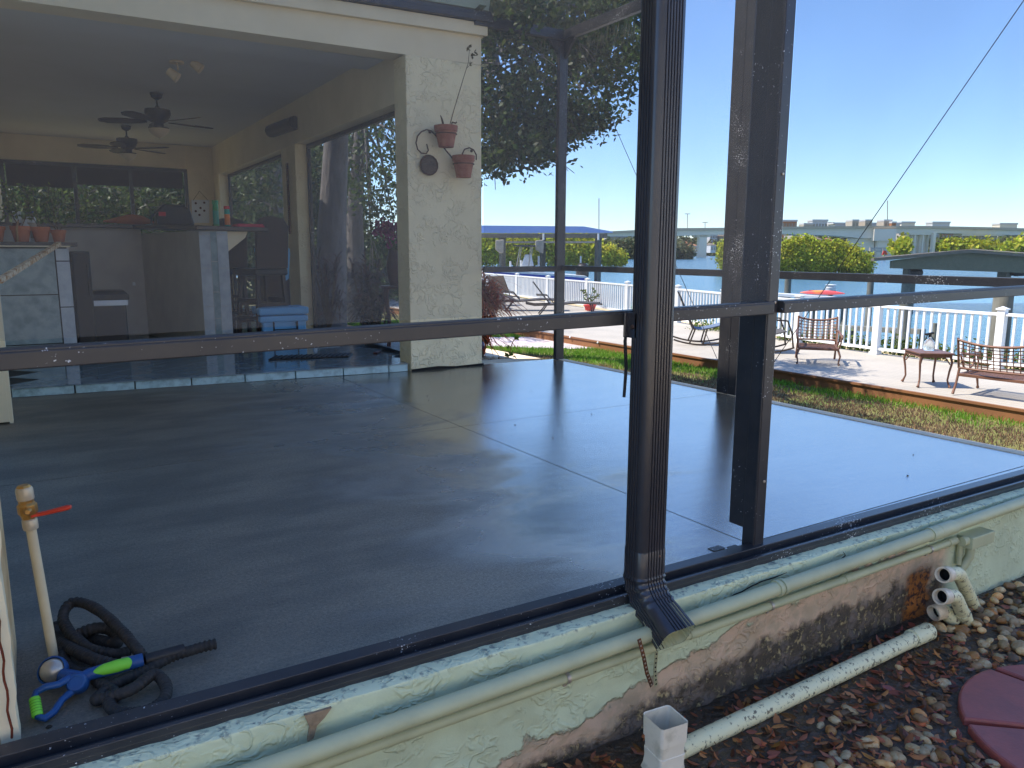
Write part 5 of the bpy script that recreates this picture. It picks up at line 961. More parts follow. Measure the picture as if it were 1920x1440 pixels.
for a, b_ in zip(FL, FL[1:]):
    A_, B_ = Vector((*a, 0)), Vector((*b_, 0)); d = (B_-A_); Ln = d.length; d.normalize(); A_ += d*.056; B_ -= d*.056
    mb = MB(); mb.bar(A_+Vector((0, 0, ZD+HR-.02)), B_+Vector((0, 0, ZD+HR-.02)), .07, .045); part('top_rail', mb, M['whitep'], FN, bevel=.006)
    mb = MB(); mb.bar(A_+Vector((0, 0, ZD+.10)), B_+Vector((0, 0, ZD+.10)), .045, .045); part('bottom_rail', mb, M['whitep'], FN)
    n = max(2, int(Ln/.135)); mb = MB()
    for k in range(1, n):
        p = A_.lerp(B_, k/n); mb.box(p.x-.017, p.x+.017, p.y-.017, p.y+.017, ZD+.122, ZD+HR-.043)
    part('balusters', mb, M['whitep'], FN)
# hedge plants between railing and seawall
hl = []
for k in range(70):
    t_ = k/69; y = 2+11*t_; hl.append(((13.1+.1*math.sin(k*1.3), y, -.60+.08*math.sin(k*2.1)), (.25, .24, .20)))
c3 = clumps(rng, hl, 5, .13, 26); leafmesh('hedge', M['leaf_m'], c3, .035, rng, kind='stuff', tinthi=1.7)
# ---- furniture
def lattice(mb, P, nu, nv, r_):
    """P(u,v) -> point; woven strap grid"""
    for i in range(1, nu): mb.tube([P(i/nu, v) for v in np.linspace(0, 1, 5)], r_, 5)
    for j in range(1, nv): mb.tube([P(u, j/nv) for u in np.linspace(0, 1, 9)], r_, 5)
def arm_chair(label, loc, rot, wd=.70, arms=True, group=None):
    T_ = thing('patio_chair', label, 'patio chair', (0, 0, 0), group); m_ = M['cast']; hw = wd/2
    # faces -y ; back at +y
    P = lambda u, v: Vector(((u-.5)*wd, .30+.10*v+.05*(1-(2*u-1)**2), .34+.36*v-.05*(1-(2*u-1)**2)*v))
    mb = MB(); mb.tube([P(u, 1) for u in np.linspace(0, 1, 11)], .016, 8); mb.tube([P(u, 0) for u in np.linspace(0, 1, 11)], .014, 8); mb.tube([P(0, 0), P(0, 1)+Vector((0, 0, .02))], .015, 8); mb.tube([P(1, 0), P(1, 1)+Vector((0, 0, .02))], .015, 8); part('backrest_frame', mb, m_, T_, smooth=60)
    mb = MB(); lattice(mb, P, 12, 7, .0065); part('backrest_lattice', mb, m_, T_, smooth=60)
    mb = MB(); mb.box(-hw, hw, -.32, -.285, .235, .275); mb.box(-hw, hw, .285, .32, .235, .275); mb.box(-hw, -hw+.035, -.285, .285, .235, .275); mb.box(hw-.035, hw, -.285, .285, .235, .275); part('seat_frame', mb, m_, T_, bevel=.006)
    mb = MB()
    for k in range(9): y = -.255+.064*k; mb.box(-hw+.036, hw-.036, y-.014, y+.014, .25, .262)
    part('seat_slats', mb, m_, T_)
    for sx in (-1, 1):
        mb = MB(); mb.tube([(sx*(hw-.01), -.29, .24), (sx*(hw+.02), -.34, .15), (sx*hw, -.33, .05), (sx*(hw+.01), -.36, .02)], [.018, .015, .012, .02], 8); part('leg', mb, m_, T_, smooth=60)
        mb = MB(); mb.tube([(sx*(hw-.01), .30, .34), (sx*hw, .33, .15), (sx*hw, .40, .02)], [.016, .015, .018], 8); part('leg', mb, m_, T_, smooth=60)
        mb = MB(); mb.tube([(sx*hw, .33, .50), (sx*(hw+.02), .15, .50), (sx*(hw+.03), -.15, .47), (sx*(hw+.03), -.33, .47), (sx*(hw+.03), -.375, .445), (sx*(hw+.03), -.35, .42)], [.014, .018, .02, .02, .016, .012], 8)
        mb.tube([(sx*(hw+.025), -.28, .46), (sx*(hw+.02), -.33, .36), (sx*hw, -.26, .26)], .012, 8); mb.tube([(sx*(hw+.01), .24, .48), (sx*hw, .16, .34), (sx*hw, .02, .28), (sx*hw, -.12, .34), (sx*(hw+.02), -.2, .46)], .012, 8); part('armrest', mb, m_, T_, smooth=60)
    T_.location = (*loc, ZD); T_.rotation_euler = (0, 0, rot); return T_
arm_chair('low brown cast metal lattice chair facing the patio, beside the dark post', (10.72, 7.92), R(-50), .60, group='brown lattice patio chairs')
arm_chair('wide brown lattice chair with its back to the patio, next to the side table', (10.13, 4.78), R(96), .84, group='brown lattice patio chairs')
ST = thing('side_table', 'square brown metal side table with curved legs between the two lattice chairs', 'side table', (10.14, 5.76, ZD))
tc_ = [Vector((10.109, 6.075)), Vector((9.837, 5.692)), Vector((10.157, 5.455)), Vector((10.436, 5.829))]; cen = sum(tc_, Vector((0, 0)))/4; HT = .44
mb = MB(); mb.prism([(*(cen+(p-cen)*1.10), ZD+HT) for p in tc_], (0, 0, .022)); part('table_top', mb, M['cast'], ST, bevel=.006)
mb = MB()
for i in range(4): a, b_ = tc_[i], tc_[(i+1) % 4]; mb.bar((*(cen+(a-cen)*.98), ZD+HT-.02), (*(cen+(b_-cen)*.98), ZD+HT-.02), .015, .035)
part('apron', mb, M['cast'], ST)
for p in tc_:
    o = (p-cen).normalized(); q = lambda k, z: (*(p+o*k), ZD+z)
    mb = MB(); mb.tube([q(-.03, HT), q(.005, HT-.10), q(-.02, .22), q(-.035, .10), q(-.01, .035), q(.005, .012)], [.017, .015, .013, .012, .014, .022], 8); mb.tube([q(-.14, HT-.03), q(-.07, HT-.06), q(-.02, HT-.13)], .008, 6); part('leg', mb, M['cast'], ST, smooth=60)
SB = thing('spray_bottle', 'clear plastic spray bottle with black trigger standing on the side table', 'bottle', (10.2, 5.78, ZD+HT+.022)); c = Vector((10.2, 5.80, ZD+HT+.023))
mb = MB(); mb.lathe([(.001, 0), (.065, 0), (.075, .05), (.06, .12), (.025, .16), (.02, .18), (.001, .18)], tuple(c), 16); gm = bpy.data.materials.new('clear_bottle'); gm.use_nodes = True; g_ = gm.node_tree.nodes['Principled BSDF']; g_.inputs['Transmission Weight'].default_value = .85; g_.inputs['Roughness'].default_value = .15; g_.inputs['Base Color'].default_value = (.85, .9, .92, 1); part('bottle_body', mb, gm, SB, smooth=60)
mb = MB(); mb.bar(c+Vector((0, 0, .18)), c+Vector((0, 0, .22)), .03, .03); mb.bar(c+Vector((-.06, .03, .215)), c+Vector((.04, -.02, .235)), .03, .025); mb.bar(c+Vector((-.03, .02, .21)), c+Vector((-.05, .03, .14)), .012, .012); part('trigger_head', mb, M['black'], SB)
def rocker(loc, rot, label, seatm):
    T_ = thing('rocking_chair', label, 'rocking chair', (0, 0, 0), 'dark tube rocking chairs on the deck')
    for sx in (-.29, .29):
        mb = MB(); mb.tube([(sx, y, .02+.35*(y/1.1)**2*1.2) for y in np.linspace(-.52, .5, 15)], .016, 8); part('runner', mb, M['alu_d'], T_, smooth=60)
        mb = MB(); mb.tube([(sx, -.50, .115), (sx, -.47, .35), (sx, -.38, .58), (sx, -.1, .60), (sx, .22, .58)], .016, 8); mb.tube([(sx, .20, .04), (sx, .10, .33)], .015, 8); mb.tube([(sx, -.05, .03), (sx, -.12, .33)], .015, 8); part('side_frame', mb, M['alu_d'], T_, smooth=60)
    mb = MB(); n = 10; pr = [(-.38, .40), (-.2, .35), (0, .31), (.15, .32)]; mb.prism([(-.26, y, z) for y, z in pr]+[(-.26, y, z-.015) for y, z in pr[::-1]], (.52, 0, 0)); part('seat', mb, seatm, T_)
    mb = MB(); pr = [(.15, .32), (.27, .60), (.40, .92), (.43, .98)]; mb.prism([(-.26, y, z) for y, z in pr]+[(-.26, y+.015, z) for y, z in pr[::-1]], (.52, 0, 0)); part('back_sling', mb, M['sling'], T_)
    mb = MB(); [mb.tube([(sx, .12, .30), (sx, .40, .92), (sx, .44, 1.0)], .014, 8) for sx in (-.27, .27)]; mb.tube([(-.27, .44, 1.0), (.27, .44, 1.0)], .014, 8); part('back_frame', mb, M['alu_d'], T_, smooth=60)
    T_.location = (*loc, ZD); T_.rotation_euler = (0, 0, rot)
rocker((10.95, 10.75), R(48), 'dark tube rocking chair with blue seat between downspout and post', M['slingbl'])
rocker((11.05, 9.35), R(52), 'dark rocking chair mostly hidden behind the front post', M['sling'])
def lounger(loc, rot, label, ang=52):
    T_ = thing('chaise_lounge', label, 'lounger', (0, 0, 0), 'dark sling loungers on the deck')
    a = R(ang); pr = [(-.95, .33), (-.3, .36), (.25, .31), (.45, .32)]; bk = [(.45, .32), (.45+.78*math.cos(a), .32+.78*math.sin(a))]
    mb = MB(); mb.prism([(-.3, y, z) for y, z in pr]+[(-.3, y, z-.03) for y, z in pr[::-1]], (.6, 0, 0)); part('seat_sling', mb, M['sling'], T_)
    mb = MB(); mb.prism([(-.3, y, z) for y, z in bk]+[(-.3, y+.03, z-.02) for y, z in bk[::-1]], (.6, 0, 0)); part('back_sling', mb, M['sling'], T_)
    for sx in (-.31, .31):
        mb = MB(); mb.tube([(sx, y, z) for y, z in [(-1.0, .32), (-.3, .35), (.3, .30), (.9, .28), (1.15, .33)]], .022, 8); part('side_rail', mb, M['alu_d'], T_, smooth=60)
        mb = MB(); mb.tube([(sx, .55, .30), (sx, .65, .15), (sx, .78, .0)], .018, 8); part('leg', mb, M['alu_d'], T_, smooth=60)
        mb = MB(); mb.tube([(sx, -.72, .33), (sx, -.78, .0)], .018, 8); part('leg', mb, M['alu_d'], T_, smooth=60)
        mb = MB(); mb.tube([(sx, .35, .33), (sx, .55, .55), (sx, .85, .56)], .014, 8); part('armrest', mb, M['alu_d'], T_, smooth=60)
    T_.location = (*loc, ZD); T_.rotation_euler = (0, 0, rot)
lounger((12.9, 17.9), R(58), 'dark sling lounger with raised back in front of the white railing')
lounger((12.9, 19.7), R(58), 'dark sling lounger partly behind the red leaved plant', 20)
p = az(938, 572, ZD); T_ = thing('sling_chair', 'brown high backed sling chair by the railing at the left end', 'patio chair', (p.x, p.y, ZD)); q = [ay(926, 518, p.y+.3), ay(943, 517, p.y+.3), ay(950, 549, p.y), ay(938, 549, p.y)]
mb = MB(); mb.prism([q_+Vector((-.25, 0, 0)) for q_ in (q[0], q[3])]+[q[2]+Vector((.1, 0, 0)), q[1]], (0, .03, 0)); part('back_sling', mb, M['slingbr'], T_)
mb = MB(); mb.tube([q[1], q[2]+Vector((.1, 0, 0)), Vector((q[2].x, q[2].y-.3, ZD))], .018, 6); mb.tube([q[0]+Vector((-.25, 0, 0)), q[3]+Vector((-.25, 0, 0)), Vector((q[3].x-.25, q[3].y, ZD))], .018, 6); mb.box(q[3].x-.25, q[2].x+.1, q[2].y-.55, q[2].y, q[2].z-.12, q[2].z-.09); part('frame', mb, M['alu_d'], T_, smooth=60)
p = az(922, 578, ZD); mb = MB(); mb.lathe([(.001, 0), (.42, 0), (.44, .25), (.40, .42), (.25, .52), (.001, .56)], (p.x, p.y, ZD), 18); mb.build('covered_grill', M['canvas'], smooth=60, label='rounded pale grey cover behind the red leaved plant', cat='cover')
p = az(1106, 583, ZD); FP = thing('planter', 'red plastic planter with a thin shrub against the white railing', 'planter', (p.x, p.y, ZD)); mb = MB(); mb.prism([(p.x-.17, p.y-.09, ZD), (p.x+.17, p.y-.09, ZD), (p.x+.17, p.y+.09, ZD), (p.x-.17, p.y+.09, ZD)], (0, 0, .01))
mb = MB(); mb.lathe([(.001, 0), (.135, 0), (.18, .13), (.20, .14), (.20, .17), (.17, .17), (.001, .15)], (p.x, p.y, ZD+.02), 20); part('pot_body', mb, M['redp'], FP, smooth=40)
mb = MB(); c3 = []
for k in range(9): a = k*.7; e = p+Vector((math.cos(a)*.28*random.uniform(.3, 1.2), math.sin(a)*.28, random.uniform(.35, .72))); mb.tube([tuple(p+Vector((0, 0, .16))), tuple(p.lerp(e, .5)+Vector((0, 0, .12))), tuple(e)], .008, 5); c3 += [tuple(e+Vector((random.gauss(0, .05), random.gauss(0, .05), random.gauss(0, .05)))) for _ in range(9)]
part('stems', mb, M['twig'], FP); leafmesh('leaves', M['leaf_m'], c3, .05, rng, parent=FP)
p = az(1178, 580, ZD); mb = MB(); mb.lathe([(.001, 0), (.10, 0), (.16, .11), (.14, .12), (.001, .1)], (p.x, p.y, ZD), 16); mb.build('plant_bowl', M['teal'], smooth=40, label='small teal bowl planter beside the railing, next to the downspout', cat='bowl')
# ---- seawall and near dock details
mb = MB(); SWL = [(18, -60), (14.3, 0), (13.6, 9), (15, 15.5), (18.5, 30)]
for a, b_ in zip(SWL, SWL[1:]): mb.bar((a[0]+.1, a[1], ZL+.0), (b_[0]+.1, b_[1], ZL+.0), .35, .18)
mb.build('seawall_cap', M['conc_c'], kind='structure')
def pile(px, ytop, dist, r_, label, zb=ZW-.8, grp='timber dock piles in the water'):
    p = far(px, ytop, dist); T_ = MB(); T_.tube([(p.x, p.y, zb), (p.x+.01, p.y, (p.z+zb)/2), (p.x, p.y, p.z)], [r_*1.1, r_*1.05, r_], 12); return T_.build('dock_pile', M['pile'], smooth=50, label=label, cat='dock pile', group=grp)
pile(1478, 523, 27, .11, 'weathered timber pile rising from the water just right of the front post')
pile(1633, 524, 27, .105, 'timber pile standing in the water below the screen rail, left of the grey green shelter')
pile(1699, 566, 17, .13, 'pile behind the railing between the brown lattice chair and the side table')
pile(1884, 535, 14.0, .16, 'thick split timber pile beside the nearest railing post')
pile(1754, 606, 17, .05, 'thin short pale stake in the water behind the spray bottle', grp=None)
# low dock beyond: planks, kayak, white post cap
LD = thing('floating_dock', 'low white topped dock with railings out in the water behind the kayak', 'dock', tuple(far(1500, 556, 24)))
a_, b_ = far(1440, 551, 24), far(1585, 560, 23); mb = MB(); mb.bar(a_, b_, .5, .08); part('dock_top', mb, M['whitep'], LD)
mb = MB(); [mb.bar(a_.lerp(b_, k/5)+Vector((0, 0, -.05)), Vector((a_.lerp(b_, k/5).x, a_.lerp(b_, k/5).y, ZW-.5)), .14, .14) for k in range(6)]; part('dock_legs', mb, M['pile'], LD)
KY = thing('kayak', 'orange and pink kayak lying on the low white dock', 'kayak', tuple(far(1542, 549, 23.4))); a_, b_ = far(1500, 551, 23.6), far(1584, 553, 23.2)
mb = MB(); N = 12; mb.tube([a_.lerp(b_, k/N)+Vector((0, 0, .06-.02*abs(2*k/N-1)**2)) for k in range(N+1)], [.02+.095*(1-abs(2*k/N-1)**2.2) for k in range(N+1)], 10, flat=.6)
KM = mat('kayak_plastic', (.80, .30, .10), .4, 0, (.70, .12, .16), 1.4, ndetail=1, fac=(.45, .55)); part('hull', mb, KM, KY, smooth=60)
mb = MB(); mb.tube([a_.lerp(b_, .2)+Vector((0, 0, .112)), a_.lerp(b_, .8)+Vector((0, 0, .112))], .012, 6); part('deck_seam', mb, M['mahog'], KY)
p = far(1557, 546, 24.5); T_ = thing('piling_cap', 'pale round capped post behind the kayak', 'post', (p.x, p.y, ZW)); mb = MB(); mb.tube([(p.x, p.y, ZW-.3), (p.x, p.y, p.z)], .08, 10); part('shaft', mb, M['pile'], T_, smooth=50); mb = MB(); mb.lathe([(.001, 0), (.14, 0), (.17, .12), (.10, .16), (.18, .2), (.001, .22)], tuple(p), 14); part('cap', mb, M['whitep'], T_, smooth=50)
# neighbour's low dock parts seen between balusters
p0, p1 = far(1560, 613, 21), far(1730, 622, 19); LF = thing('boat_lift', 'low brown boat lift frame behind the balusters', 'boat lift', (p0.x, p0.y, ZW)); mb = MB(); mb.bar(p0, p1, .3, .12); [mb.bar(p0.lerp(p1, k/4), Vector((p0.lerp(p1, k/4).x, p0.lerp(p1, k/4).y, ZW-.4)), .1, .1) for k in range(5)]; part('beam', mb, M['pile'], LF)
if 0: mb = MB(); c = p0.lerp(p1, .62); mb.box(c.x-.35, c.x+.35, c.y-.4, c.y+.4, c.z+.061, c.z+.30); part('motor_cover', mb, mat('dull_maroon', (.22, .11, .10), .7), LF, bevel=.05)
# ---- grey-green dock shelter on the right
DSH = thing('dock_shelter', 'grey green low dock shelter roof on stout posts over the water at right', 'dock shelter', tuple(far(1800, 500, 34)))
def fp(x, y, d=34): return far(x, y, d)
G1 = [fp(1671, 503), fp(1672, 489), fp(1813, 472), fp(1990, 484), fp(1990, 514)]
mb = MB(); mb.prism(G1, tuple(FWD*.15)); part('gable_board', mb, M['grey_g'], DSH)
G2 = [fp(1634, 484.5), fp(1634, 489.5), fp(1813, 473.5), fp(1995, 487), fp(1995, 482), fp(1813, 468)]
mb = MB(); mb.prism([g-FWD*.25 for g in G2], tuple(FWD*.3)); part('barge_board', mb, M['greyfas'], DSH)
mb = MB(); q = [fp(1813, 467.5), fp(1995, 481), far(1995, 479, 42), far(1820, 466.5, 42)]; mb.add([a-FWD*.2 for a in q], [(0, 1, 2, 3)]); q = [fp(1813, 467.5), fp(1634, 484), far(1660, 480, 42), far(1820, 466.5, 42)]; mb.add([a-FWD*.2 for a in q], [(0, 1, 2, 3)]); part('roof_sheet', mb, M['greyfas'], DSH)
for px in (1706, 1884):
    p = fp(px, 505, 34.5); mb = MB(); mb.box(p.x-.2, p.x+.2, p.y-.2, p.y+.2, ZW-.6, p.z+.1); part('post', mb, M['pile'], DSH)
for px, py in ((1722, 511), (1915, 511)):
    a_, b_ = fp(px-18, py, 34.3), fp(px+8, py, 34.3); mb = MB(); mb.tube([a_, a_.lerp(b_, .3), b_.lerp(a_, .1), b_], [.14, .17, .15, .05], 12); part('lift_motor', mb, M['black'], DSH, smooth=60)
# ---- boathouse at left
BH = thing('boathouse', 'open boathouse with blue metal roof and grey beams over a boat lift', 'boathouse', tuple(far(1020, 500, 42)))
def fb(x, y, d=28): return far(x, y, d*1.5)
mb = MB(); V_ = [fb(860, 437), fb(1149, 436.5), far(1149, 434, 49.5), far(860, 434, 49.5), far(880, 422.5, 45.6), far(1095, 424.5, 45.6)]
mb.add(V_, [(0, 1, 5, 4), (1, 2, 5), (2, 3, 4, 5), (3, 0, 4), (0, 3, 2, 1)]); part('roof', mb, M['roofblue'], BH)
mb = MB(); mb.prism([fb(860, 438), fb(1139, 438), fb(1139, 446), fb(860, 445.5)], tuple(FWD*.2)); part('eave_beam', mb, M['greyfas'], BH)
mb = MB(); mb.prism([far(860, 440, 48.75), far(1139, 440, 48.75), far(1139, 446, 48.75), far(860, 446, 48.75)], tuple(FWD*.2)); mb.bar(fb(1136, 441), far(1136, 441, 48.75), .15, .2); part('rear_beam', mb, M['greyfas'], BH)
for px, d in ((942, 28.2), (1122, 28.2), (1018, 32.3), (1122, 32.3)):
    p = far(px, 444, d*1.5); mb = MB(); mb.box(p.x-.13, p.x+.13, p.y-.13, p.y+.13, ZW-.7, p.z+.02); part('post', mb, M['pile'], BH)
mb = MB(); mb.bar(fb(945, 454, 28.3), fb(1124, 454, 28.3), .10, .10); part('cradle_beam', mb, M['zinc'], BH)
for px in (1019, 1122): mb = MB(); mb.bar(fb(px, 438, 28.0), fb(px, 450, 28.0), .08, .08, (0, 1, 0)); part('beam_hanger', mb, M['whitep'], BH)
BT = thing('motor_boat', 'blue and white centre console motor boat with outboard hanging in the boathouse', 'boat', tuple(far(1010, 530, 40)))
L_ = 26.5
def bq(x, y, d=L_): return far(x, y, d*1.5)
hull = []; 
mb = MB(); N = 12
top = [(880, 505), (905, 506), (940, 509), (980, 511.5), (1030, 515), (1070, 517.5), (1100, 521)]; bot = [(895, 548), (915, 556), (945, 560), (985, 562), (1030, 562), (1070, 561), (1098, 556)]
V_ = []; 
for (a, b_) in zip(top, bot):
    for y_, dd_ in ((a[1], 0), ((a[1]*.6+b_[1]*.4), .05), (b_[1], .55), (b_[1], 1.6), ((a[1]*.6+b_[1]*.4)+1, 2.15), (a[1]+1, 2.2)): V_.append(bq(a[0] if dd_ in (0, 2.2) else (a[0]+b_[0])/2, y_, L_+dd_))
mb.add(V_, [(i*6+j, (i+1)*6+j, (i+1)*6+(j+1) % 6, i*6+(j+1) % 6) for i in range(6) for j in range(6)]+[tuple(range(6))[::-1], tuple(36+k for k in range(6))]); part('hull', mb, M['hull_b'], BT, smooth=30)
mb = MB(); mb.prism([bq(878, 503), bq(940, 506.5), bq(1030, 512.5), bq(1100, 518), bq(1104, 521.5), bq(1030, 516.5), bq(940, 510.5), bq(878, 506.5)], tuple(FWD*3.3)); part('gunwale', mb, M['hull_w'], BT)
mb = MB(); mb.prism([bq(977, 499, 27.2), bq(985, 477, 27.2), bq(996, 477, 27.2), bq(1001, 499, 27.2)], tuple(FWD*.8)); part('console', mb, M['hull_w'], BT, bevel=.04)
mb = MB(); mb.prism([bq(960, 459.5, 27), bq(1004, 459.5, 27), bq(1004, 462.5, 27), bq(972, 462.5, 27)], tuple(FWD*1.3)); part('t_top', mb, mat('navy_canvas', (.03, .04, .08), .8), BT, bevel=.02)
mb = MB(); [mb.tube([bq(a, 463, 27.2+d), bq(b_, 503, 27.2+d)], .025, 6) for a, b_, d in ((975, 968, 0), (995, 991, 0), (978, 972, 1), (998, 995, 1))]; part('t_top_frame', mb, M['zinc'], BT)
mb = MB(); p = bq(1092, 506, 27.6); mb.tube([p+Vector((0, 0, -.8)), p+Vector((0, 0, -.3)), p+Vector((0, 0, .15)), p+Vector((0, 0, .36))], [.18, .34, .36, .16], 14); part('outboard_motor', mb, M['black'], BT, smooth=60)
for k, (x0_, x1_, lb) in enumerate(((929, 945, 'left hanging grey canvas bundle under the boathouse roof'), (1004, 1020, 'pale canvas bundle hanging in the middle of the boathouse'))):
    mb = MB(); mb.prism([fb(x0_, 450+k, 27.6), fb(x1_, 449, 27.6), fb(x1_-1, 474, 27.6), fb((x0_+x1_)/2+3*k, 475, 27.6), fb(x0_, 468, 27.6)], tuple(FWD*.3)); mb.build('canvas_bundle', M['canvas'], bevel=.04, label=lb, cat='canvas')
# ================================================================== TREES
def tree(name, label, base, tops, r0, crown, leafmat, leafsize, per, cr, lp, seed, cat='tree', branches=None, group=None):
    rr = np.random.default_rng(seed); T_ = thing(name, label, cat, tuple(base), group); mb = MB(); base = Vector(base)
    pts = [base]+[Vector(t_) for t_ in tops]; n = len(pts); mb.tube(pts, [r0*(1.15-.75*i/(n-1)) for i in range(n)], 14); part('trunk', mb, M['bark'], T_, smooth=60)
    mb = MB()
    for i, (c, r_) in enumerate(crown):
        a = pts[n-1-(i % 2)]; c = Vector(c); mid = a.lerp(c, .5)+Vector((0, 0, .25*random.uniform(-1, 1))); mb.tube([a, mid, c], [r0*.33, r0*.18, r0*.05], 7)
        for k in range(4):
            e = c+Vector(rr.uniform(-1, 1, 3))*Vector(r_).length*.5; mb.tube([mid.lerp(c, .5), (mid.lerp(c, .6)+e)/2+Vector((0, 0, .1)), e], [r0*.07, r0*.04, r0*.015], 5)
    part('branches', mb, M['bark'], T_, smooth=60)
    c3 = clumps(rr, crown, per, cr, lp); leafmesh('crown', leafmat, c3, leafsize, rr, parent=T_, tintlo=.45, tinthi=1.7); return T_
def E_(x, y, rx, ry, Y, dz=0, rd=1.0):
    p = ay(x, y, Y); dist = p.length; k = dist/F*1.0; return ((p.x, p.y, p.z), (rx*k, rd, ry*k))
oakc = [E_(945, 120, 55, 60, 8.74), E_(1000, 180, 60, 60, 9.12), E_(960, 235, 60, 50, 8.36), E_(1030, 250, 30, 30, 9.12), E_(1090, 165, 45, 60, 9.12), E_(1150, 90, 45, 45, 9.50), E_(1085, 225, 48, 24, 8.74), E_(1170, 130, 25, 45, 9.12), E_(925, 292, 26, 24, 8.36), E_(985, 285, 36, 22, 8.74), E_(1100, 90, 40, 40, 9.12), E_(915, 190, 25, 60, 8.36), E_(1060, 110, 30, 40, 9.50),
        E_(980, 40, 90, 40, 7.60, rd=1.1), E_(1090, 10, 60, 30, 7.22, rd=1.2), E_(1130, 40, 50, 25, 8.36), E_(930, -60, 110, 60, 7.98, rd=1.0), E_(940, 20, 50, 40, 6.84, rd=1)]
tree('oak_tree', 'large dark leaved oak with thick trunk, its crown spreading over the cage roof', (4.75, 14.2, -.6), [(4.85, 14.2, 1.6), (5.0, 14.1, 3.6), (5.6, 12.6, 4.9), (6.2, 10.9, 5.2)], .27, oakc, M['leaf_d'], .043, 74, .20, 16, 11)
# leafy limbs low over the lanai side, seen through the opening
bgc = [E_(680, 240, 60, 50, 17, rd=1.5), E_(720, 300, 50, 40, 18, rd=1.5), E_(690, 350, 45, 40, 17), E_(650, 300, 30, 60, 19), E_(735, 400, 25, 50, 18), E_(600, 260, 50, 50, 19), E_(700, 420, 30, 40, 19), E_(610, 470, 50, 60, 21), E_(700, 520, 60, 60, 22), E_(750, 250, 20, 60, 16)]
tree('camphor_tree', 'leafy tree behind the oak trunk, seen through the lanai side opening', (6.9, 18.5, -.6), [(6.9, 18.5, 2), (7.1, 18.4, 4.2), (7.0, 18, 5.5)], .22, bgc, M['leaf_d'], .06, 30, .33, 15, 12)
bgd = [E_(450, 330, 50, 50, 20), E_(490, 380, 50, 60, 21), E_(440, 430, 50, 60, 22), E_(500, 300, 50, 40, 20), E_(500, 470, 40, 50, 22)]
tree('garden_tree', 'dim tree beyond the far side opening of the lanai', (6.0, 22.0, -.6), [(6.0, 22, 2), (6.1, 22, 4)], .2, bgd, M['leaf_d'], .07, 40, .4, 16, 13)
bge = [E_(40, 360, 90, 55, 21, rd=1.5), E_(150, 350, 90, 50, 20.5, rd=1.2), E_(250, 360, 80, 55, 20.5, rd=1.2), E_(330, 350, 60, 60, 21, rd=1.2), E_(100, 420, 120, 40, 21), E_(260, 420, 100, 40, 21), E_(200, 300, 220, 40, 22, rd=2), E_(380, 380, 40, 60, 21)]
tree('backyard_tree', 'green tree filling the view through the back opening of the lanai', (1.2, 21.5, -.6), [(1.2, 21.5, 2), (1.3, 21.4, 4)], .22, bge, M['leaf_d'], .065, 75, .42, 16, 14)
mb = MB(); mb.box(-4, 3.2, 23.2, 23.4, ZL, 1.9); mb.build('garden_fence', M['pile'], label='dark weathered board fence behind the backyard tree', cat='fence')
hedge2 = [((5.2+.5*k, 19+.25*k, .3), (.7, .6, .9)) for k in range(5)]; leafmesh('side_hedge', M['leaf_d'], clumps(rng, hedge2, 22, .3, 16), .06, rng, kind='stuff')
wd = []
for k in range(26): x = -6+k*.62; wd.append(((x, 27+1.5*math.sin(k*2.3), 2.4+.6*math.sin(k*1.1)), (1.1, 1.0, 3.0)))
for k in range(4): wd.append(((10.2+k*.8, 27.5, .4), (1, 1, 1.2)))
leafmesh('woodland', M['leaf_d'], clumps(rng, wd, 150, .5, 22), .11, rng, kind='stuff', tintlo=.4, tinthi=1.6)
# Spanish moss strands over the cage roof
mb = MB()
for k in range(260):
    p = ay(random.uniform(910, 1190), random.uniform(-30, 40), random.uniform(7.3, 8.2)); l_ = random.uniform(.15, .5); mb.tube([p, p+Vector((.02, .01, -l_*.5)), p+Vector((random.uniform(-.03, .03), 0, -l_))], [.006, .009, .002], 4)
mb.build('hanging_moss', mat('moss', (.10, .115, .075), .9), kind='stuff')
# ================================================================== FAR SHORE
def mass(name, mt, items, lsz, per, cr, lp, seed):
    rr = np.random.default_rng(seed); ells = []
    for (x, yb, yt, rx, d) in items:
        b_ = far(x, yb, d); t_ = far(x, yt, d); h = t_.z-b_.z; ells.append(((b_.x, b_.y, b_.z+h*.5), (rx/F*d, rx/F*d*.8, h*.5)))
    c3 = clumps(rr, ells, per, cr, lp); c3[:, 2] = np.maximum(c3[:, 2], ZW); return leafmesh(name, mt, c3, lsz, rr, kind='stuff', tintlo=.45, tinthi=1.5, aspect=.8)
its = [(1360+k*14, 512, 448+6*math.sin(k*1.1)+(0 if k < 14 else (k-14)*7), 18, 104) for k in range(19)]+[(1620, 512, 478, 14, 103), (1600, 512, 462, 18, 103)]
mass('mangrove_island', M['leaf_y'], its, .16, 130, .6, 26, 21)
its = [(820+k*15, 497, 440+5*math.sin(k*1.7), 20, 150) for k in range(19)]+[(1112, 497, 452, 22, 150), (1140, 496, 462, 20, 150), (1160, 496, 474, 12, 150)]
mass('mangrove_shore', M['leaf_y'], its, .23, 120, .85, 24, 22)
mass('dark_mangrove', M['leaf_b'], [(1170, 483, 452, 20, 330), (1190, 483, 455, 20, 330), (1215, 483, 458, 20, 330), (1240, 483, 459, 18, 330), (1262, 483, 461, 16, 330), (1285, 483, 467, 11, 330)], .7, 90, 2.2, 20, 23)
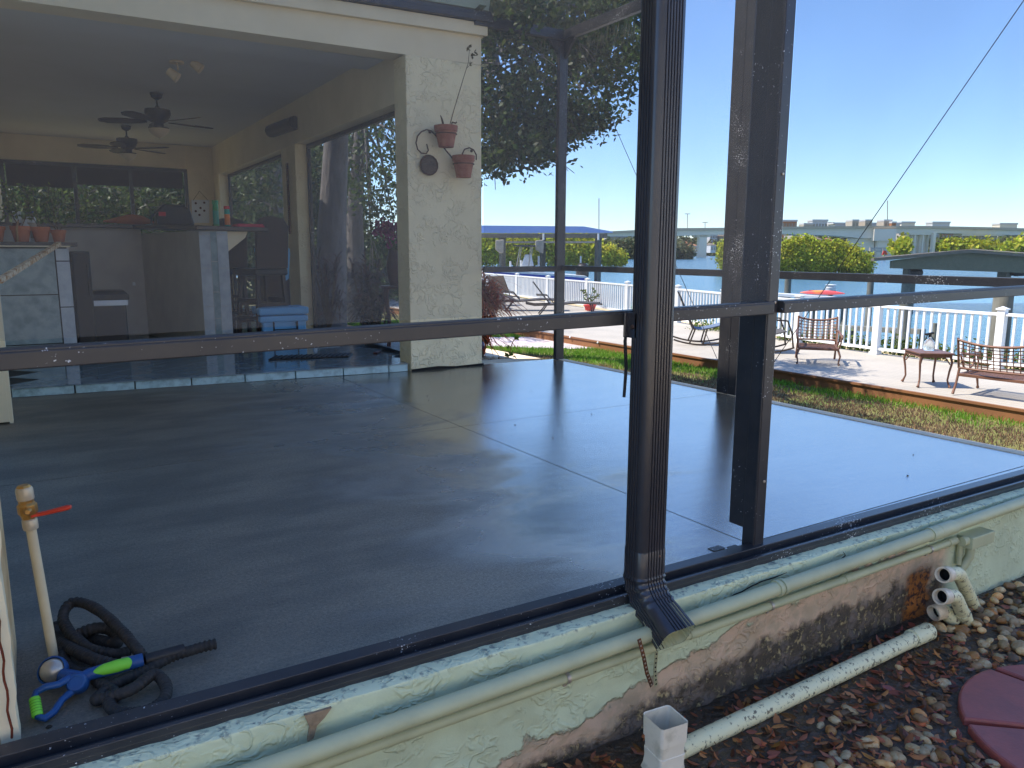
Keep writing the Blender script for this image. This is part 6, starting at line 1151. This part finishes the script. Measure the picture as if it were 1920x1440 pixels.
# far land with soft trees
mb = MB(); fl_ = [far(x, 478.5, 1000) for x in range(700, 2600, 100)]
mb.prism([(p.x, p.y, ZW+.4) for p in fl_]+[(p.x*2, p.y*2, ZW+.4) for p in fl_[::-1]], (0, 0, -2)); mb.build('far_shore', M['lawn'], kind='structure')
its = []
for k in range(60): x = 860+k*24+random.uniform(-8, 8); its.append((x, 477, 462+random.uniform(-6, 4)-(5 if x > 1660 else 0), 26, 760+random.uniform(-60, 60)))
its += [(x, 476, 446+random.uniform(-4, 6), 26, 980) for x in range(860, 2100, 30)]
mass('far_trees', M['leaf_b'], its, 2.2, 60, 7, 14, 24)
its = [(1690, 476, 450, 16, 420), (1780, 474, 450, 20, 470), (1815, 474, 450, 20, 470), (1850, 474, 452, 24, 470), (1900, 476, 456, 20, 420), (1920, 476, 452, 20, 420), (1380, 482, 470, 20, 620)]
mass('shore_trees', M['leaf_y'], its, 1.1, 60, 3.2, 16, 25)
def bldg(x0_, x1_, yt, yb, d, mt, label, roof=True, nwin=4, rows=2, cat='building', dep=25):
    a, b_ = far(x0_, yb, d), far(x1_, yb, d); zt = far((x0_+x1_)/2, yt, d).z; a.z = b_.z = min(a.z, b_.z); T_ = thing('building', label, cat, ((a.x+b_.x)/2, (a.y+b_.y)/2, a.z)); rtv = (b_-a); n = FWD*dep
    mb = MB(); mb.prism([a, b_, b_+n, a+n], (0, 0, zt-a.z)); part('wall', mb, mt, T_)
    h = zt-a.z
    for r_ in range(rows):
        for k in range(nwin):
            p = a+rtv*((k+.5)/nwin); z0 = a.z+h*(r_+.35)/rows; mb = MB(); wv = rtv*(.28/nwin); mb.prism([p-wv+Vector((0, 0, z0-p.z)), p+wv+Vector((0, 0, z0-p.z)), p+wv+Vector((0, 0, z0-p.z+h*.4/rows)), p-wv+Vector((0, 0, z0-p.z+h*.4/rows))], tuple(-FWD*.3)); part('window', mb, M['town_win'], T_)
    if roof and cat == 'building' and d <= 800 and rows <= 2:
        c_ = (a+b_)/2+n*.5; e_ = rtv*.56; zr_ = Vector((0, 0, h)); mb = MB(); q = [c_-e_-n*.58, c_+e_-n*.58, c_+e_+n*.58, c_-e_+n*.58]; q = [p+zr_ for p in q]+[c_-e_*.45+Vector((0, 0, h*1.35)), c_+e_*.45+Vector((0, 0, h*1.35))]
        mb.add(q, [(0, 1, 5, 4), (1, 2, 5), (2, 3, 4, 5), (3, 0, 4), (0, 3, 2, 1)]); part('roof', mb, M['greyfas'] if len(label) % 2 else M['town3'], T_)
    elif roof:
        mb = MB(); o_ = rtv*.03; mb.prism([a-o_-FWD*1+Vector((0, 0, h)), b_+o_-FWD*1+Vector((0, 0, h)), b_+o_+n+Vector((0, 0, h)), a-o_+n+Vector((0, 0, h))], (0, 0, max(.6, h*.06))); part('roof_slab', mb, M['town2'], T_)
BL = [(1463, 1491, 415.3, 470, 1500, 'town3', 'reddish brick apartment block above the bridge beside the front post', 5, 4), (1504, 1521, 421, 470, 1400, 'town1', 'small cream block left of the white flat building', 3, 2), (1520, 1548, 414.8, 470, 1450, 'town2', 'wide white flat topped building above the bridge', 5, 3),
      (1549, 1560, 419.3, 470, 1500, 'conc', 'grey narrow block right of the white building', 2, 3), (1594, 1606, 414.8, 470, 1250, 'town1', 'first cream tower of the three above the bridge', 2, 4), (1618, 1631, 414.8, 470, 1250, 'town1', 'middle cream tower of the three above the bridge', 2, 4), (1653, 1668, 414.8, 470, 1250, 'town1', 'third cream tower, beside the pink block', 2, 4),
      (1562, 1683, 420.3, 470, 1300, 'town2', 'long low white building behind the three cream towers', 14, 2), (1668, 1676, 418.3, 470, 1240, 'town3', 'pinkish small block right of the third tower', 2, 3), (1686, 1711, 418.3, 470, 1400, 'conc', 'grey roofed long building right of the towers', 5, 2), (1744, 1776, 418.5, 470, 1500, 'town2', 'low white building above the right part of the bridge', 6, 2), (1870, 1902, 421, 470, 1500, 'conc', 'dim grey building at the far right above the bridge', 6, 2),
      (1484, 1500, 440, 470, 800, 'town1', 'cream house under the bridge, leftmost behind the mangroves', 3, 2), (1509, 1517, 440, 470, 800, 'town2', 'narrow white house under the bridge arch', 2, 2), (1523, 1539, 449, 470, 700, 'town2', 'white house with balcony over the mangrove tops', 4, 2), (1554, 1563, 452, 470, 700, 'town2', 'small white house among the trees under the bridge', 2, 1), (1569, 1580, 458, 472, 700, 'town1', 'low pale house at the right end of the mangroves', 3, 1),
      (1330, 1344, 440, 470, 760, 'town2', 'tall white house just right of the round bridge pier', 3, 3), (1348, 1366, 443, 470, 760, 'town1', 'pale pink gabled house close to the side post', 3, 2), (1332, 1342, 460, 474, 700, 'town2', 'low white shed by the water right of the pier', 2, 1), (1297, 1308, 461, 472, 720, 'town2', 'little white house left of the pier by the water', 2, 1), (1285, 1296, 456, 470, 760, 'town1', 'cream house left of the pier', 2, 2), (1137, 1185, 444, 470, 800, 'town1', 'long pale building between boathouse and downspout', 8, 3),
      (1690, 1704, 436, 462, 700, 'town1', 'cream house right of the bridge pier house', 3, 2), (1735, 1760, 437, 460, 900, 'town1', 'tan building between the columns under the bridge', 5, 2), (1765, 1800, 438, 460, 900, 'town3', 'long reddish building under the right bridge span', 6, 2)]
for (a, b_, yt, yb, d, mt, lb, nw, rw) in BL: bldg(a, b_, yt, yb, d, M[mt], lb, nwin=nw, rows=rw)
mb = MB(); 
for k, px in enumerate((1285, 1300, 1304)): p = far(px, 478.6, 640); mb = MB(); d_ = rt0*5; mb.prism([p-d_, p+d_, p+d_*1.25+Vector((0, 0, 1.6)), p-d_*1.0+Vector((0, 0, 1.6))], tuple(FWD*3)); mb.box(p.x-1.5, p.x+1.5, p.y, p.y+2, p.z+1.6, p.z+2.8); mb.build('moored_boat', M['hull_w'], label='small white boat moored at the far shore, '+('leftmost', 'middle', 'the one nearest the pier')[k]+' of three', cat='boat', group='white boats moored at the far shore') 
# bridge
BD = 470
BRG = thing('bridge', 'long concrete bridge crossing the bay behind the mangroves', 'bridge', tuple(far(1500, 476, BD)))
DY = [(700, 437), (1150, 433.3), (1270, 427.6), (1380, 426.8), (1465, 424.8), (1640, 423.6), (1730, 423.4), (1860, 426), (1925, 428), (2400, 440)]
def dline(off): return [far(x, y+off, BD) for x, y in DY]
mb = MB(); up_, lo_ = dline(0), dline(4.5); V_ = []
for a, b_ in zip(up_, lo_): V_ += [a, b_, b_+FWD*14, a+FWD*14]
mb.add(V_, [(i*4+j, (i+1)*4+j, (i+1)*4+(j+1) % 4, i*4+(j+1) % 4) for i in range(len(DY)-1) for j in range(4)]); part('parapet', mb, mat('pale_parapet', (.55, .51, .45), .9), BRG)
LOW = [(700, 448), (1150, 442.5), (1270, 442), (1380, 439), (1464, 438), (1500, 440), (1540, 440.5), (1580, 443), (1610, 446.5), (1632, 447), (1680, 438), (1730, 436), (1925, 441), (2400, 452)]
TOP = [(x, np.interp(x, [a for a, _ in DY], [b_ for _, b_ in DY])+4.4) for x, _ in LOW]
mb = MB(); V_ = []
for (x, y1), (_, y0) in zip(LOW, TOP): a, b_ = far(x, y0, BD+1.5), far(x, y1, BD+1.5); V_ += [a, b_, b_+FWD*11, a+FWD*11]
mb.add(V_, [(i*4+j, (i+1)*4+j, (i+1)*4+(j+1) % 4, i*4+(j+1) % 4) for i in range(len(LOW)-1) for j in range(4)]); part('girder', mb, M['conc'], BRG)
def bpier(x0_, x1_, yt, yb, d=BD+3, nm='pier', dep=6, mt='conc'):
    a, b_ = far(x0_, yt, d), far(x1_, yt, d); mb = MB(); q = [a, b_, b_+FWD*dep, a+FWD*dep]; mb.prism([(p.x, p.y, a.z) for p in q], (0, 0, min(-1, ZW-1-a.z) if yb is None else far(x0_, yb, d).z-a.z)); return part(nm, mb, M[mt], BRG)
bpier(1312, 1326, 441, None); bpier(1308, 1332, 440, 444.5, nm='pier_cap', dep=9)
bpier(1640, 1681, 429, 451.5, BD-1, 'pier_house', 12); bpier(1646, 1678, 451.5, None, BD+1, 'pier', 8); bpier(1596, 1640, 447, None, BD+4, 'pier', 6)
for x in list(range(1701, 1746, 5)): bpier(x, x+2.2, 438, None, BD+3+(x % 3)*2, 'column', 2)
bpier(1700, 1752, 435, 440, BD+2, 'pier_cap', 9); bpier(1751, 1756, 436, None, BD, 'column', 3)
for x in list(range(1808, 1872, 6)): bpier(x, x+2.2, 440, None, BD+3+(x % 3)*2, 'column', 2)
bpier(1804, 1880, 437, 442, BD+2, 'pier_cap', 9); bpier(1060, 1072, 445, None)
mb = MB(); a_, b_ = far(1630, 466, BD-10), far(1707, 466, BD-10); mb.bar(a_, b_, 1, 1.2); a_, b_ = far(1630, 471, BD-10), far(1705, 471, BD-10); mb.bar(a_, b_, 1, 1.2); [mb.bar(far(x, 465, BD-10), Vector((far(x, 465, BD-10).x, far(x, 465, BD-10).y, ZW-1)), 1, 1) for x in (1632, 1655, 1680, 1704)]; part('fender', mb, M['town1'], BRG)
p = far(1659, 476, 300); NM = thing('channel_marker', 'red triangular channel marker in front of the bridge fender', 'channel marker', (p.x, p.y, ZW)); mb = MB(); mb.tube([(p.x, p.y, ZW-1), (p.x, p.y, p.z)], .25, 6); part('post', mb, M['pile'], NM)
mb = MB(); mb.prism([far(1654, 478, 300), far(1664.5, 478, 300), far(1661, 470, 300), far(1657, 470, 300)], tuple(FWD*.4)); part('red_board', mb, mat('marker_red', (.8, .06, .03), .5), NM)
LPG = 'lamp posts on the bridge'
for k, (px, yt) in enumerate(((1289, 401), (1322, 417))):
    b_, t_ = far(px, 428, BD+8), far(px, yt, BD+8); T_ = thing('lamp_post', ('tall lamp post on the bridge right of the downspout', 'shorter lamp post above the round bridge pier')[k], 'lamp post', tuple(b_), LPG); mb = MB(); mb.tube([b_, t_], .22, 6); part('pole', mb, M['zinc'], T_); mb = MB(); mb.bar(t_-rt0*1.6, t_+rt0*1.6, .5, .35); part('lamp_head', mb, M['zinc'], T_)
for k, (px, yt, d) in enumerate(((1123, 372, 900), (1664, 376, 1500))):
    b_, t_ = far(px, 470, d), far(px, yt, d); mb = MB(); mb.tube([b_, t_], d*.0006, 6); mb.build('radio_mast', M['zinc'], label=('thin radio mast on the horizon left of the downspout', 'faint thin mast above the cream towers')[k], cat='mast')
for k, (px, yt) in enumerate(((957, 490), (977, 488), (1010, 480), (1089, 480))):
    p = far(px, yt, 41+k*.4); mb = MB(); mb.tube([p, (p.x, p.y, ZW-.4)], .05, 8); mb.build('guide_pole', M['whitep'], label='thin pale boat guide pole near the motor boat, number '+('one', 'two', 'three', 'four')[k]+' from the left', cat='pole', group='boat guide poles')
for o in list(bpy.data.objects):
    if o.type == 'MESH' and o.name.startswith('guide_pole'): o['label'] = 'thin pale upright boat guide pole in the water beside the motor boat'
